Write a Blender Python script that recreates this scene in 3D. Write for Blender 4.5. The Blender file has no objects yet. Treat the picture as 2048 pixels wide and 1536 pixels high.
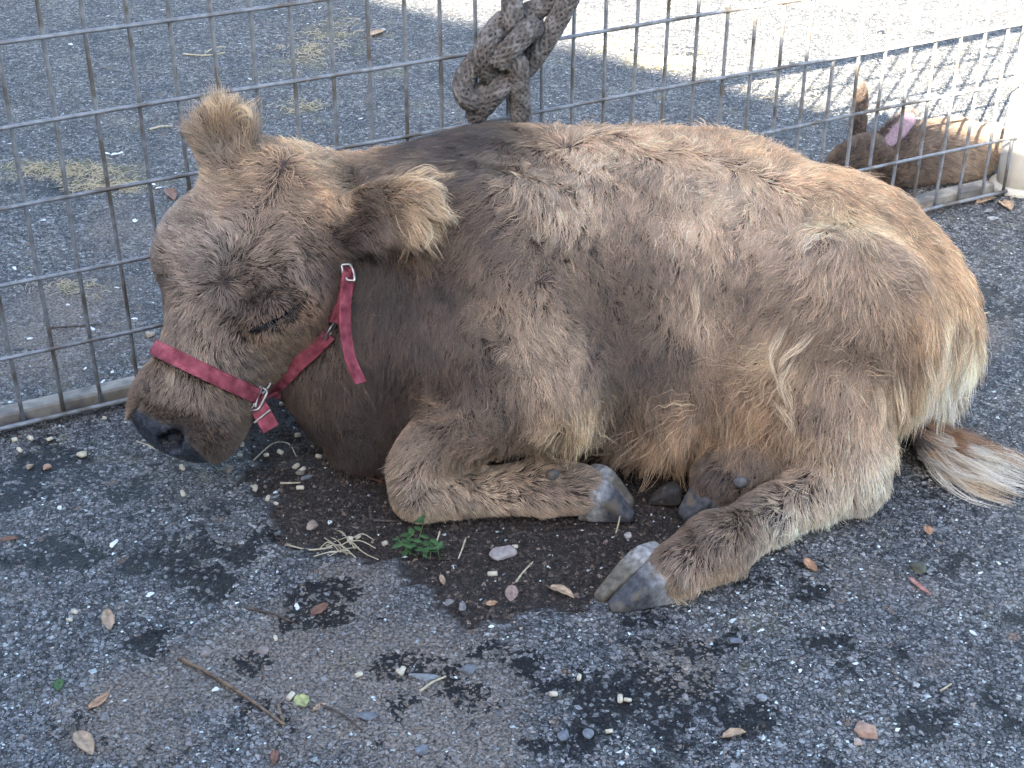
import bpy, bmesh, math, random
import numpy as np
from mathutils import Vector, Matrix

rng = np.random.default_rng(7)
random.seed(7)
SC = bpy.context.scene
COL = SC.collection

# ------------------------------------------------------------------ camera
CAM_H, PITCH, FPX = 1.2, 0.5337, 3031.0
CAM = np.array([0.0, 0.0, CAM_H])
FWD = np.array([0.0, math.cos(PITCH), -math.sin(PITCH)])
UPV = np.array([0.0, math.sin(PITCH), math.cos(PITCH)])
RGT = np.array([1.0, 0.0, 0.0])
cam_data = bpy.data.cameras.new('camera')
cam = bpy.data.objects.new('camera', cam_data)
COL.objects.link(cam)
cam.location = CAM
cam.rotation_euler = (math.pi / 2 - PITCH, 0, 0)
cam_data.sensor_width = 36.0
cam_data.lens = FPX / 2048 * 36.0
cam_data.clip_start = 0.02
cam_data.clip_end = 500
SC.camera = cam

# ------------------------------------------------------------------ world, sun, exposure
SUN_AZ, SUN_EL = math.radians(24), math.radians(28.5)      # the light travels towards +Y, a little to the right
SUN_DIR = np.array([math.sin(SUN_AZ) * math.cos(SUN_EL), math.cos(SUN_AZ) * math.cos(SUN_EL), -math.sin(SUN_EL)])
world = bpy.data.worlds.new('World')
SC.world = world
world.use_nodes = True
wn = world.node_tree.nodes
wl = world.node_tree.links
sky = wn.new('ShaderNodeTexSky')
sky.sky_type = 'NISHITA'
sky.sun_disc = False
sky.sun_elevation = SUN_EL
sky.sun_rotation = SUN_AZ + math.pi
sky.dust_density = 2.0
wl.new(sky.outputs[0], wn['Background'].inputs['Color'])
wn['Background'].inputs['Strength'].default_value = 0.065
sun_data = bpy.data.lights.new('sun', 'SUN')
sun_data.energy = 5.0
sun_data.angle = math.radians(0.5)
sun_data.color = (1.0, 0.93, 0.81)
sun = bpy.data.objects.new('sun', sun_data)
COL.objects.link(sun)
sun.rotation_euler = Vector(SUN_DIR).to_track_quat('-Z', 'Y').to_euler()
sun.location = (-2, -4, 4)
SC.view_settings.view_transform = 'Standard'
SC.view_settings.look = 'None'
SC.view_settings.gamma = 1.0
SC.view_settings.use_curve_mapping = False
SC.view_settings.exposure = 3.8
SC.cycles.use_adaptive_sampling = True
SC.cycles.adaptive_threshold = 0.02
SC.cycles.adaptive_min_samples = 24
SC.cycles.max_bounces = 5
SC.cycles.transmission_bounces = 5
SC.cycles.diffuse_bounces = 3
SC.cycles.glossy_bounces = 4
SC.cycles_curves.shape = 'THICK'
SC.cycles_curves.subdivisions = 2

# ------------------------------------------------------------------ helpers
def unit(v):
    v = np.asarray(v, float)
    return v / np.linalg.norm(v)
def ray(u, v):
    return FWD + RGT * ((u - 1024) / FPX) + UPV * ((768 - v) / FPX)
def gp(u, v, z=0.0):
    """the point of the ground (or of height z) that the photograph shows at u, v"""
    r = ray(u, v)
    return CAM + r * ((z - CAM_H) / r[2])
def P(u, v, Y):
    """the point at distance Y ahead that the photograph shows at u, v"""
    r = ray(u, v)
    return CAM + r * (Y / r[1])
def proj(p):
    q = np.asarray(p) - CAM
    d = q @ FWD
    return 1024 + FPX * (q @ RGT) / d, 768 - FPX * (q @ UPV) / d

def tag(o, label=None, cat=None, group=None, kind=None):
    if label: o['label'] = label
    if cat: o['category'] = cat
    if group: o['group'] = group
    if kind: o['kind'] = kind
    return o
def empty(name, loc=(0, 0, 0)):
    o = bpy.data.objects.new(name, None)
    o.empty_display_size = 0.05
    o.location = loc
    COL.objects.link(o)
    return o
def link(name, me, mat=None, parent=None):
    o = bpy.data.objects.new(name, me)
    COL.objects.link(o)
    if mat is not None and len(me.materials) == 0: me.materials.append(mat)
    if parent is not None:
        o.parent = parent
        if parent.parent is None: o.matrix_parent_inverse = Matrix.Translation(parent.location).inverted()
    return o
def mesh_from(V, F, smooth=True):
    me = bpy.data.meshes.new('m')
    V = np.asarray(V, np.float32)
    if isinstance(F, np.ndarray):
        n, k = F.shape
        me.vertices.add(len(V)); me.vertices.foreach_set('co', V.ravel())
        me.loops.add(n * k); me.loops.foreach_set('vertex_index', F.astype(np.int32).ravel())
        me.polygons.add(n); me.polygons.foreach_set('loop_start', np.arange(0, n * k, k, dtype=np.int32))
        me.update(calc_edges=True)
    else:
        me.from_pydata([tuple(map(float, v)) for v in V], [], F)
        me.update()
    me.polygons.foreach_set('use_smooth', np.full(len(me.polygons), smooth, bool))
    return me
def color_attr(me, name, rgb):
    rgb = np.asarray(rgb, np.float32)
    a = me.attributes.new(name, 'FLOAT_COLOR', 'POINT')
    a.data.foreach_set('color', np.concatenate([rgb, np.ones((len(rgb), 1), np.float32)], 1).ravel())
def float_attr(me, name, x):
    a = me.attributes.new(name, 'FLOAT', 'POINT')
    a.data.foreach_set('value', np.asarray(x, np.float32))

def smooth_path(pts, n):
    """Catmull-Rom through pts, n samples"""
    pts = np.asarray(pts, float)
    q = np.vstack([2 * pts[0] - pts[1], pts, 2 * pts[-1] - pts[-2]])
    t = np.linspace(0, len(pts) - 1 - 1e-9, n)
    i = t.astype(int); f = (t - i)[:, None]
    a, b, c, d = q[i], q[i + 1], q[i + 2], q[i + 3]
    return 0.5 * (2 * b + (c - a) * f + (2 * a - 5 * b + 4 * c - d) * f ** 2 + (3 * b - a - 3 * c + d) * f ** 3)
def frames(path):
    T = np.gradient(path, axis=0); T /= np.linalg.norm(T, axis=1)[:, None]
    n = np.cross(T[0], [0.13, 0.31, 0.94]); n /= np.linalg.norm(n)
    N = []
    for t in T:
        n = n - t * (n @ t); n = n / np.linalg.norm(n); N.append(n)
    N = np.array(N)
    return T, N, np.cross(T, N)
def tube(path, r, k=8, caps=True):
    """V, F of a tube; r scalar, per ring, or a function (ring index, angle) -> radius"""
    path = np.asarray(path, float)
    T, N, B = frames(path)
    m = len(path)
    th = np.linspace(0, 2 * np.pi, k, endpoint=False)
    if callable(r): R = r(np.arange(m)[:, None], th[None, :])
    else: R = np.broadcast_to(np.asarray(r, float).reshape(-1, 1), (m, k))
    V = path[:, None] + R[..., None] * (np.cos(th)[None, :, None] * N[:, None] + np.sin(th)[None, :, None] * B[:, None])
    V = V.reshape(-1, 3)
    F = []
    for i in range(m - 1):
        for j in range(k):
            a, b = i * k + j, i * k + (j + 1) % k
            F.append((a, b, b + k, a + k))
    if caps:
        F.append(tuple(range(k))[::-1]); F.append(tuple(range((m - 1) * k, m * k)))
    return V, F

def nodes_of(mat):
    nt = mat.node_tree
    return nt, nt.nodes, nt.links
def new_mat(name, rough=0.6, base=(0.5, 0.5, 0.5), metal=0.0, spec=0.5):
    m = bpy.data.materials.new(name)
    m.use_nodes = True
    b = m.node_tree.nodes['Principled BSDF']
    b.inputs['Base Color'].default_value = (*base, 1)
    b.inputs['Roughness'].default_value = rough
    b.inputs['Metallic'].default_value = metal
    b.inputs['Specular IOR Level'].default_value = spec
    return m
def ramp(nt, stops, interp='LINEAR'):
    r = nt.nodes.new('ShaderNodeValToRGB')
    r.color_ramp.interpolation = interp
    e = r.color_ramp.elements
    while len(e) < len(stops): e.new(0.5)
    for i, (p, c) in enumerate(stops):
        e[i].position = p
        e[i].color = (*c, 1) if len(c) == 3 else c
    return r
def noisy_mat(name, c0, c1, scale=60, rough=0.6, metal=0.0, bump=0.3, detail=6, dist=0.002, spec=0.5, c2=None, scale2=9):
    """two-tone noise colour with fine relief"""
    m = new_mat(name, rough, c0, metal, spec)
    nt, N, L = nodes_of(m)
    b = N['Principled BSDF']
    tc = N.new('ShaderNodeTexCoord')
    n = N.new('ShaderNodeTexNoise'); n.inputs['Scale'].default_value = scale; n.inputs['Detail'].default_value = detail
    L.new(tc.outputs['Object'], n.inputs['Vector'])
    r = ramp(nt, [(0.35, c0), (0.65, c1)])
    L.new(n.outputs['Fac'], r.inputs['Fac'])
    out = r.outputs['Color']
    if c2 is not None:
        n2 = N.new('ShaderNodeTexNoise'); n2.inputs['Scale'].default_value = scale2; n2.inputs['Detail'].default_value = 5
        L.new(tc.outputs['Object'], n2.inputs['Vector'])
        r2 = ramp(nt, [(0.5, (0, 0, 0)), (0.62, (1, 1, 1))]); L.new(n2.outputs['Fac'], r2.inputs['Fac'])
        mx = N.new('ShaderNodeMix'); mx.data_type = 'RGBA'
        L.new(r2.outputs['Color'], mx.inputs['Factor']); L.new(out, mx.inputs['A']); mx.inputs['B'].default_value = (*c2, 1)
        out = mx.outputs['Result']
    L.new(out, b.inputs['Base Color'])
    if bump:
        bp = N.new('ShaderNodeBump'); bp.inputs['Strength'].default_value = bump; bp.inputs['Distance'].default_value = dist
        L.new(n.outputs['Fac'], bp.inputs['Height']); L.new(bp.outputs['Normal'], b.inputs['Normal'])
    return m
# ------------------------------------------------------------------ smooth solid bodies (animals): a distance field, meshed
class Solid:
    def __init__(self, lo, hi, vox):
        self.lo = np.array(lo, float); self.vox = vox
        n = np.ceil((np.array(hi) - self.lo) / vox).astype(int) + 1
        self.n = n
        self.ax = [self.lo[i] + vox * np.arange(n[i]) for i in range(3)]
        self.D = np.full(n, 0.5, np.float32)
    def sub(self, lo, hi):
        a = np.clip(np.floor((np.asarray(lo) - self.lo) / self.vox).astype(int), 0, self.n)
        b = np.clip(np.ceil((np.asarray(hi) - self.lo) / self.vox).astype(int) + 1, 0, self.n)
        sl = tuple(slice(a[i], b[i]) for i in range(3))
        g = np.stack(np.meshgrid(*[self.ax[i][sl[i]] for i in range(3)], indexing='ij'), -1)
        return sl, g
    def combine(self, sl, d, k, mode):
        o = self.D[sl]
        if mode == 'add':
            h = np.maximum(k - np.abs(o - d), 0) / k
            self.D[sl] = np.minimum(o, d) - h * h * k * 0.25
        else:
            d = -d
            h = np.maximum(k - np.abs(o - d), 0) / k
            self.D[sl] = np.maximum(o, d) + h * h * k * 0.25
    def cone(self, a, ra, b, rb, k=0.04, mode='add', squash=None):
        """round cone from a to b; squash = (axis, factor) flattens it across an axis"""
        a = np.asarray(a, float); b = np.asarray(b, float)
        m = k + 0.03; R = max(ra, rb)
        sl, g = self.sub(np.minimum(a, b) - R - m, np.maximum(a, b) + R + m)
        ab = b - a
        q = g - a
        if squash is not None:
            ax, fac = np.asarray(squash[0], float), squash[1]
            ax = unit(ax - unit(ab) * (ax @ unit(ab)))
            q = q + ax * ((q @ ax) * (1 / fac - 1))[..., None]
        t = np.clip(q @ ab / (ab @ ab), 0, 1)
        d = np.linalg.norm(q - t[..., None] * ab, axis=-1) - (ra + (rb - ra) * t)
        if squash is not None: d = d * (0.5 + 0.5 * fac)
        self.combine(sl, d, k, mode)
    def chain(self, pts, rad, k=0.03, **kw):
        for i in range(len(pts) - 1): self.cone(pts[i], rad[i], pts[i + 1], rad[i + 1], k, **kw)
    def ell(self, c, r, axes=None, k=0.05, mode='add'):
        c = np.asarray(c, float); r = np.asarray(r, float)
        A = np.eye(3) if axes is None else np.array([unit(x) for x in axes])
        m = k + 0.03
        ext = np.abs(A.T) @ r + m
        sl, g = self.sub(c - ext, c + ext)
        q = (g - c) @ A.T
        k0 = np.linalg.norm(q / r, axis=-1); k1 = np.linalg.norm(q / (r * r), axis=-1)
        d = k0 * (k0 - 1) / np.maximum(k1, 1e-6)
        self.combine(sl, d, k, mode)
    def floor(self, z=0.0, k=0.02):
        g = self.ax[2][None, None, :]
        d = (z - g) + 0 * self.D
        h = np.maximum(k - np.abs(self.D - d), 0) / k
        self.D = (np.maximum(self.D, d) + h * h * k * 0.25).astype(np.float32)
    def finish(self, it=2):
        D = self.D
        for _ in range(it):                                   # light smoothing
            for ax in range(3):
                D = 0.5 * D + 0.25 * (np.roll(D, 1, ax) + np.roll(D, -1, ax))
        D[0], D[-1] = 0.5, 0.5; D[:, 0], D[:, -1] = 0.5, 0.5; D[:, :, 0], D[:, :, -1] = 0.5, 0.5
        self.D = D.astype(np.float32)
        self.G = np.stack(np.gradient(self.D, self.vox), -1).astype(np.float32)
    def sample(self, p, grad=False):
        x = (p - self.lo) / self.vox
        i = np.clip(np.floor(x).astype(int), 0, self.n - 2)
        f = np.clip(x - i, 0, 1)
        out = 0; og = 0
        for dx in (0, 1):
            for dy in (0, 1):
                for dz in (0, 1):
                    w = (f[..., 0] if dx else 1 - f[..., 0]) * (f[..., 1] if dy else 1 - f[..., 1]) * (f[..., 2] if dz else 1 - f[..., 2])
                    ii = (i[..., 0] + dx, i[..., 1] + dy, i[..., 2] + dz)
                    out = out + w * self.D[ii]
                    if grad: og = og + w[..., None] * self.G[ii]
        if not grad: return out
        return out, og / np.maximum(np.linalg.norm(og, axis=-1, keepdims=True), 1e-6)
    def hit(self, u, v, tmax=4.0):
        """first point of the surface on the ray through u, v of the photograph"""
        r = unit(ray(u, v)); t = 1.2
        while t < tmax:
            p = CAM + r * t
            if np.all(p > self.lo + self.vox) and np.all(p < self.lo + self.vox * (self.n - 2)):
                d = float(self.sample(p[None])[0])
                if d < 0.0012: return p
                t += min(max(d * 0.6, 0.0015), 0.01)
            else: t += 0.01
        return None
    def mesh(self):
        D = self.D; n = self.n; s = D < 0
        c = n - 1
        cells = np.zeros(c, np.int8)
        for dx in (0, 1):
            for dy in (0, 1):
                for dz in (0, 1):
                    cells += s[dx:dx + c[0], dy:dy + c[1], dz:dz + c[2]]
        act = (cells > 0) & (cells < 8)
        idx = np.full(c, -1, np.int64)
        ids = np.argwhere(act)
        idx[act] = np.arange(len(ids))
        acc = np.zeros((len(ids), 3)); cnt = np.zeros(len(ids))
        corners = [(x, y, z) for x in (0, 1) for y in (0, 1) for z in (0, 1)]
        for a in corners:
            for ax in range(3):
                if a[ax]: continue
                b = list(a); b[ax] = 1
                da = D[ids[:, 0] + a[0], ids[:, 1] + a[1], ids[:, 2] + a[2]]
                db = D[ids[:, 0] + b[0], ids[:, 1] + b[1], ids[:, 2] + b[2]]
                m = (da < 0) != (db < 0)
                t = np.where(m, da / np.where(m, da - db, 1), 0)
                p = np.repeat(np.array(a, float)[None], len(ids), 0); p[:, ax] += t
                acc[m] += p[m]; cnt[m] += 1
        V = self.lo + self.vox * (ids + acc / cnt[:, None])
        F = []
        for ax in range(3):
            b, d = (ax + 1) % 3, (ax + 2) % 3
            hi = [slice(None)] * 3; hi[ax] = slice(1, None); lo = [slice(None)] * 3; lo[ax] = slice(None, -1)
            e = s[tuple(lo)] != s[tuple(hi)]
            q = np.argwhere(e)
            q = q[(q[:, b] > 0) & (q[:, d] > 0) & (q[:, b] < n[b] - 1) & (q[:, d] < n[d] - 1)]
            inside = s[q[:, 0], q[:, 1], q[:, 2]]
            def cell(db, dd):
                r = q.copy(); r[:, b] -= db; r[:, d] -= dd
                return idx[r[:, 0], r[:, 1], r[:, 2]]
            f = np.stack([cell(1, 1), cell(0, 1), cell(0, 0), cell(1, 0)], 1)
            f[~inside] = f[~inside][:, ::-1]
            F.append(f)
        return V, np.concatenate(F)
# ------------------------------------------------------------------ ground
def vnoise(x, y, lam, seed):
    r = np.random.default_rng(seed); T = r.random((256, 256))
    X, Y = x / lam + 1000.3, y / lam + 1000.7
    i, j = np.floor(X).astype(int), np.floor(Y).astype(int)
    f, g = X - i, Y - j
    f = f * f * (3 - 2 * f); g = g * g * (3 - 2 * g)
    a = lambda p, q: T[p % 256, q % 256]
    return (a(i, j) * (1 - f) + a(i + 1, j) * f) * (1 - g) + (a(i, j + 1) * (1 - f) + a(i + 1, j + 1) * f) * g
def fbm(x, y, lam, seed, oct=4):
    s = 0; w = 0; a = 1.0
    for o in range(oct):
        s = s + a * vnoise(x, y, lam / 2 ** o, seed + o); w += a; a *= 0.55
    return s / w
def poly_mask(x, y, poly):
    """signed distance (m), positive inside"""
    poly = np.asarray(poly); inside = np.zeros(x.shape, bool); dist = np.full(x.shape, 1e9)
    for k in range(len(poly)):
        (x0, y0), (x1, y1) = poly[k - 1], poly[k]
        c = ((y0 > y) != (y1 > y)) & (x < (x1 - x0) * (y - y0) / (y1 - y0 + 1e-12) + x0)
        inside ^= c
        dx, dy = x1 - x0, y1 - y0
        t = np.clip(((x - x0) * dx + (y - y0) * dy) / (dx * dx + dy * dy + 1e-12), 0, 1)
        dist = np.minimum(dist, np.hypot(x - x0 - t * dx, y - y0 - t * dy))
    return np.where(inside, dist, -dist)
def blobs(x, y, rows):
    m = np.zeros(x.shape)
    for u, v, ru, rv, s in rows:
        c = gp(u, v); a = abs(gp(u + ru, v)[0] - c[0]); b = abs(gp(u, v - rv)[1] - c[1])
        m = np.maximum(m, s * np.exp(-(((x - c[0]) / a) ** 2 + ((y - c[1]) / b) ** 2) * 0.8))
    return m
fx = np.arange(-1.75, 1.7501, 0.008); fy = np.arange(0.9, 4.4, 0.008)
out = np.array([1.8, 2.0, 2.5, 3.5, 5, 8, 14, 25, 45, 80])
GX = np.concatenate([-out[::-1], fx, out])
GY = np.concatenate([-out[::-1], [-1, 0, 0.4, 0.7], fy, 4.3 + (out - 1.7)])
XX, YY = np.meshgrid(GX, GY, indexing='ij')
DIRT = [gp(*q)[:2] for q in ((430, 830), (480, 920), (555, 1010), (560, 1085), (690, 1105), (800, 1130), (848, 1180), (872, 1212), (935, 1245), (1010, 1222), (1150, 1228), (1215, 1205), (1330, 1160), (1420, 1060), (1500, 900), (1400, 760), (900, 760), (560, 780))]
fine = fbm(XX, YY, 0.02, 31, 3)
wob = (fbm(XX, YY, 0.09, 5) - 0.5) * 0.08 + (fine - 0.5) * 0.05
dsd = poly_mask(XX, YY, DIRT) + wob
dirt = np.clip(dsd / 0.012 + 0.5, 0, 1)
stain = blobs(XX, YY, [(350, 1140, 130, 80, 1), (150, 1110, 90, 50, 0.9), (90, 960, 150, 60, 0.75), (480, 1120, 60, 30, 0.9), (330, 1240, 60, 60, 0.8), (680, 1245, 110, 26, 0.9), (620, 1200, 60, 30, 0.7),
    (500, 1330, 50, 20, 0.9), (840, 1340, 80, 30, 0.85), (960, 1390, 110, 40, 0.95), (1060, 1340, 60, 40, 0.8), (1160, 1370, 120, 40, 0.9), (1260, 1400, 150, 60, 1), (1420, 1430, 130, 70, 1), (1100, 1490, 80, 40, 0.8), (1640, 1190, 80, 50, 0.9), (1660, 1290, 60, 20, 0.8), (1690, 1350, 80, 40, 0.7), (1860, 1450, 130, 60, 0.8), (1970, 1400, 60, 30, 0.8), (1990, 1170, 70, 30, 0.7), (1350, 1290, 120, 40, 0.7), (1290, 1240, 100, 30, 0.8), (230, 1000, 60, 40, 0.6), (90, 380, 50, 16, 0.8), (1990, 620, 60, 60, 0.6)])
tan = blobs(XX, YY, [(760, 1400, 260, 150, 1), (850, 1500, 200, 80, 1), (640, 1230, 120, 60, 0.9), (560, 1290, 150, 60, 0.8), (250, 1400, 120, 50, 0.6), (690, 1150, 120, 40, 0.7), (1340, 1340, 100, 60, 0.5), (1860, 1330, 120, 40, 0.5), (1960, 680, 80, 70, 0.6), (1780, 1150, 200, 60, 0.3), (130, 660, 200, 120, 0.6), (240, 470, 100, 70, 0.4), (1400, 1300, 100, 60, 0.4), (300, 1470, 200, 60, 0.4), (1900, 900, 150, 60, 0.2)])
moss = blobs(XX, YY, [(130, 345, 130, 16, 1), (215, 372, 90, 13, 0.9), (620, 110, 60, 30, 0.55), (600, 215, 50, 14, 0.5), (660, 70, 80, 30, 0.5), (560, 145, 70, 16, 0.5), (1330, 125, 60, 12, 0.9), (1240, 90, 50, 12, 0.6), (760, 150, 60, 12, 0.4), (140, 578, 60, 14, 0.4)])
stain = np.clip((stain * 1.5 + (fbm(XX, YY, 0.06, 71, 4) - 0.5) * 3.2) - 0.55, 0, 1) ** 0.8
stain = np.clip(stain * 1.3, 0, 1)
tan = np.clip(tan * 1.9 + (fbm(XX, YY, 0.12, 91, 5) - 0.5) * 2.0 - 0.35, 0, 1)
moss = np.clip(moss * 1.5 + (fbm(XX, YY, 0.05, 51, 4) - 0.5) * 1.8 - 0.3, 0, 1)
near = (np.abs(XX) < 1.76) & (YY > 0.89) & (YY < 4.4)
ZZ = (fbm(XX, YY, 0.5, 11, 3) - 0.5) * 0.004 + (fine - 0.5) * 0.0022 + (1 - dirt) * 0.0075 - 0.003
ZZ += dirt * ((fbm(XX, YY, 0.035, 61, 4) - 0.5) * 0.009) - stain * 0.0012
ZZ = np.where(near, ZZ, 0.0045)
nx, ny = XX.shape
ii = np.arange(nx * ny).reshape(nx, ny)
GF = np.stack([ii[:-1, :-1], ii[1:, :-1], ii[1:, 1:], ii[:-1, 1:]], -1).reshape(-1, 4)
gme = mesh_from(np.stack([XX, YY, ZZ], -1).reshape(-1, 3), GF)
for nm, a in (('dirt', dirt), ('stain', stain), ('tan', tan), ('moss', moss)): float_attr(gme, nm, np.where(near, a, 0).ravel())
def ground_z(x, y):
    i = np.clip(np.searchsorted(GX, x), 0, nx - 1); j = np.clip(np.searchsorted(GY, y), 0, ny - 1)
    return ZZ[i, j]
def ground_dirt(x, y):
    i = np.clip(np.searchsorted(GX, x), 0, nx - 1); j = np.clip(np.searchsorted(GY, y), 0, ny - 1)
    return dirt[i, j], stain[i, j], tan[i, j]
def at(u, v):
    p = gp(u, v, 0.003)
    p[2] = ground_z(p[0], p[1])
    return p

gm = new_mat('asphalt', 0.75)
nt, N, L = nodes_of(gm)
bs = N['Principled BSDF']
tc = N.new('ShaderNodeTexCoord')
def node(t, **kw):
    n = N.new(t)
    for k, v in kw.items():
        if k in n.inputs: n.inputs[k].default_value = v
        else: setattr(n, k, v)
    return n
def attr(nm):
    a = N.new('ShaderNodeAttribute'); a.attribute_name = nm
    return a.outputs['Fac']
def mixc(fac, a, b, blend='MIX'):
    m = N.new('ShaderNodeMix'); m.data_type = 'RGBA'; m.blend_type = blend
    for s, x in (('Factor', fac), ('A', a), ('B', b)):
        if isinstance(x, (tuple, float, int)): m.inputs[s].default_value = (*x, 1) if isinstance(x, tuple) else x
        else: L.new(x, m.inputs[s])
    return m.outputs['Result']
def math_(op, a, b=0.0, clamp=False):
    m = N.new('ShaderNodeMath'); m.operation = op; m.use_clamp = clamp
    for i, x in enumerate((a, b)):
        if isinstance(x, (float, int)): m.inputs[i].default_value = x
        else: L.new(x, m.inputs[i])
    return m.outputs[0]
def vor(scale, feature='F1', rnd=1.0):
    v = node('ShaderNodeTexVoronoi', voronoi_dimensions='2D', feature=feature); v.inputs['Scale'].default_value = scale; v.inputs['Randomness'].default_value = rnd
    L.new(wv, v.inputs['Vector']); return v
nz = node('ShaderNodeTexNoise', noise_dimensions='2D', Scale=90.0, Detail=4.0); L.new(tc.outputs['Object'], nz.inputs['Vector'])
vm = N.new('ShaderNodeVectorMath'); vm.operation = 'MULTIPLY_ADD'
L.new(nz.outputs['Color'], vm.inputs[0]); vm.inputs[1].default_value = (0.006, 0.006, 0.006); L.new(tc.outputs['Object'], vm.inputs[2])
wv = vm.outputs[0]
v1 = vor(150.0); v1e = vor(150.0, 'DISTANCE_TO_EDGE')
v2 = vor(330.0); v3 = vor(70.0); v3e = vor(70.0, 'DISTANCE_TO_EDGE')
sep = N.new('ShaderNodeSeparateColor'); L.new(v1.outputs['Color'], sep.inputs[0])
sep2 = N.new('ShaderNodeSeparateColor'); L.new(v2.outputs['Color'], sep2.inputs[0])
sep3 = N.new('ShaderNodeSeparateColor'); L.new(v3.outputs['Color'], sep3.inputs[0])
r1 = ramp(nt, [(0.0, (0.022, 0.022, 0.022)), (0.28, (0.055, 0.055, 0.054)), (0.58, (0.115, 0.113, 0.108)), (0.80, (0.205, 0.202, 0.195)), (0.93, (0.31, 0.303, 0.29)), (1.0, (0.50, 0.48, 0.455))])
L.new(sep.outputs[0], r1.inputs['Fac'])
r2 = ramp(nt, [(0.0, (0.018, 0.018, 0.018)), (0.45, (0.075, 0.074, 0.072)), (0.80, (0.19, 0.187, 0.18)), (1.0, (0.50, 0.49, 0.46))]); L.new(sep2.outputs[1], r2.inputs['Fac'])
col = mixc(0.45, r1.outputs['Color'], r2.outputs['Color'])
r3 = ramp(nt, [(0.0, (0.074, 0.072, 0.072)), (0.6, (0.126, 0.127, 0.126)), (0.9, (0.179, 0.164, 0.144)), (1.0, (0.210, 0.139, 0.099))]); L.new(sep3.outputs[2], r3.inputs['Fac'])
big = math_('MULTIPLY', math_('GREATER_THAN', sep3.outputs[0], 0.86), math_('GREATER_THAN', v3e.outputs['Distance'], 0.10))
col = mixc(big, col, r3.outputs['Color'])
gap = ramp(nt, [(0.0, (0.16, 0.16, 0.16)), (0.13, (1, 1, 1))]); L.new(v1e.outputs['Distance'], gap.inputs['Fac'])
col = mixc(1.0, col, gap.outputs['Color'], 'MULTIPLY')
n4 = node('ShaderNodeTexNoise', noise_dimensions='2D', Scale=7.0, Detail=6.0); L.new(tc.outputs['Object'], n4.inputs['Vector'])
r4 = ramp(nt, [(0.3, (0.78, 0.80, 0.84)), (0.7, (1.2, 1.18, 1.14))]); L.new(n4.outputs['Fac'], r4.inputs['Fac'])
col = mixc(1.0, col, r4.outputs['Color'], 'MULTIPLY')
n5 = node('ShaderNodeTexNoise', noise_dimensions='2D', Scale=240.0, Detail=5.0); L.new(tc.outputs['Object'], n5.inputs['Vector'])
rt = ramp(nt, [(0.35, (0.15, 0.115, 0.085)), (0.65, (0.34, 0.265, 0.20))]); L.new(n5.outputs['Fac'], rt.inputs['Fac'])
tf = math_('MULTIPLY', attr('tan'), math_('ADD', math_('MULTIPLY', n5.outputs['Fac'], 1.6), -0.25, True), True)
col = mixc(tf, col, rt.outputs['Color'])
rm = ramp(nt, [(0.3, (0.10, 0.085, 0.03)), (0.7, (0.34, 0.29, 0.11))]); L.new(n5.outputs['Fac'], rm.inputs['Fac'])
mf = math_('MULTIPLY', attr('moss'), math_('ADD', math_('MULTIPLY', n5.outputs['Fac'], 2.2), -0.5, True), True)
col = mixc(mf, col, rm.outputs['Color'])
rs = ramp(nt, [(0.25, (0.014, 0.010, 0.008)), (0.55, (0.040, 0.029, 0.022)), (0.8, (0.085, 0.062, 0.046))]); L.new(n5.outputs['Fac'], rs.inputs['Fac'])
col = mixc(attr('dirt'), col, rs.outputs['Color'])
n6 = node('ShaderNodeTexNoise', noise_dimensions='2D', Scale=85.0, Detail=7.0, Roughness=0.7); L.new(tc.outputs['Object'], n6.inputs['Vector'])
sr = node('ShaderNodeMapRange', interpolation_type='SMOOTHSTEP'); sr.inputs['From Min'].default_value = 0.44; sr.inputs['From Max'].default_value = 0.60
L.new(math_('ADD', math_('ADD', attr('stain'), math_('MULTIPLY', math_('SUBTRACT', n6.outputs['Fac'], 0.5), 1.3)), math_('MULTIPLY', math_('SUBTRACT', sep.outputs[1], 0.5), 0.75)), sr.inputs['Value'])
st = math_('MULTIPLY', sr.outputs['Result'], math_('SUBTRACT', 1.0, math_('MULTIPLY', math_('GREATER_THAN', sep.outputs[0], 0.84), 0.7)), True)
col = mixc(math_('MULTIPLY', st, 0.94), col, (0.004, 0.004, 0.0045))
L.new(col, bs.inputs['Base Color'])
rg = math_('SUBTRACT', 0.82, math_('MULTIPLY', st, 0.28)); L.new(rg, bs.inputs['Roughness'])
bs.inputs['Specular IOR Level'].default_value = 0.4
h = math_('ADD', math_('MULTIPLY', gap.outputs['Color'], 0.5), math_('MULTIPLY', sep.outputs[2], 0.7))
h = math_('ADD', h, math_('MULTIPLY', sep2.outputs[0], 0.35))
h = math_('ADD', h, math_('MULTIPLY', big, 0.9))
h = math_('ADD', h, math_('MULTIPLY', n5.outputs['Fac'], 0.8))
bp = node('ShaderNodeBump', Strength=1.0, Distance=0.0036); L.new(h, bp.inputs['Height']); L.new(bp.outputs['Normal'], bs.inputs['Normal'])
tag(link('ground', gme, gm), kind='structure')

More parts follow.
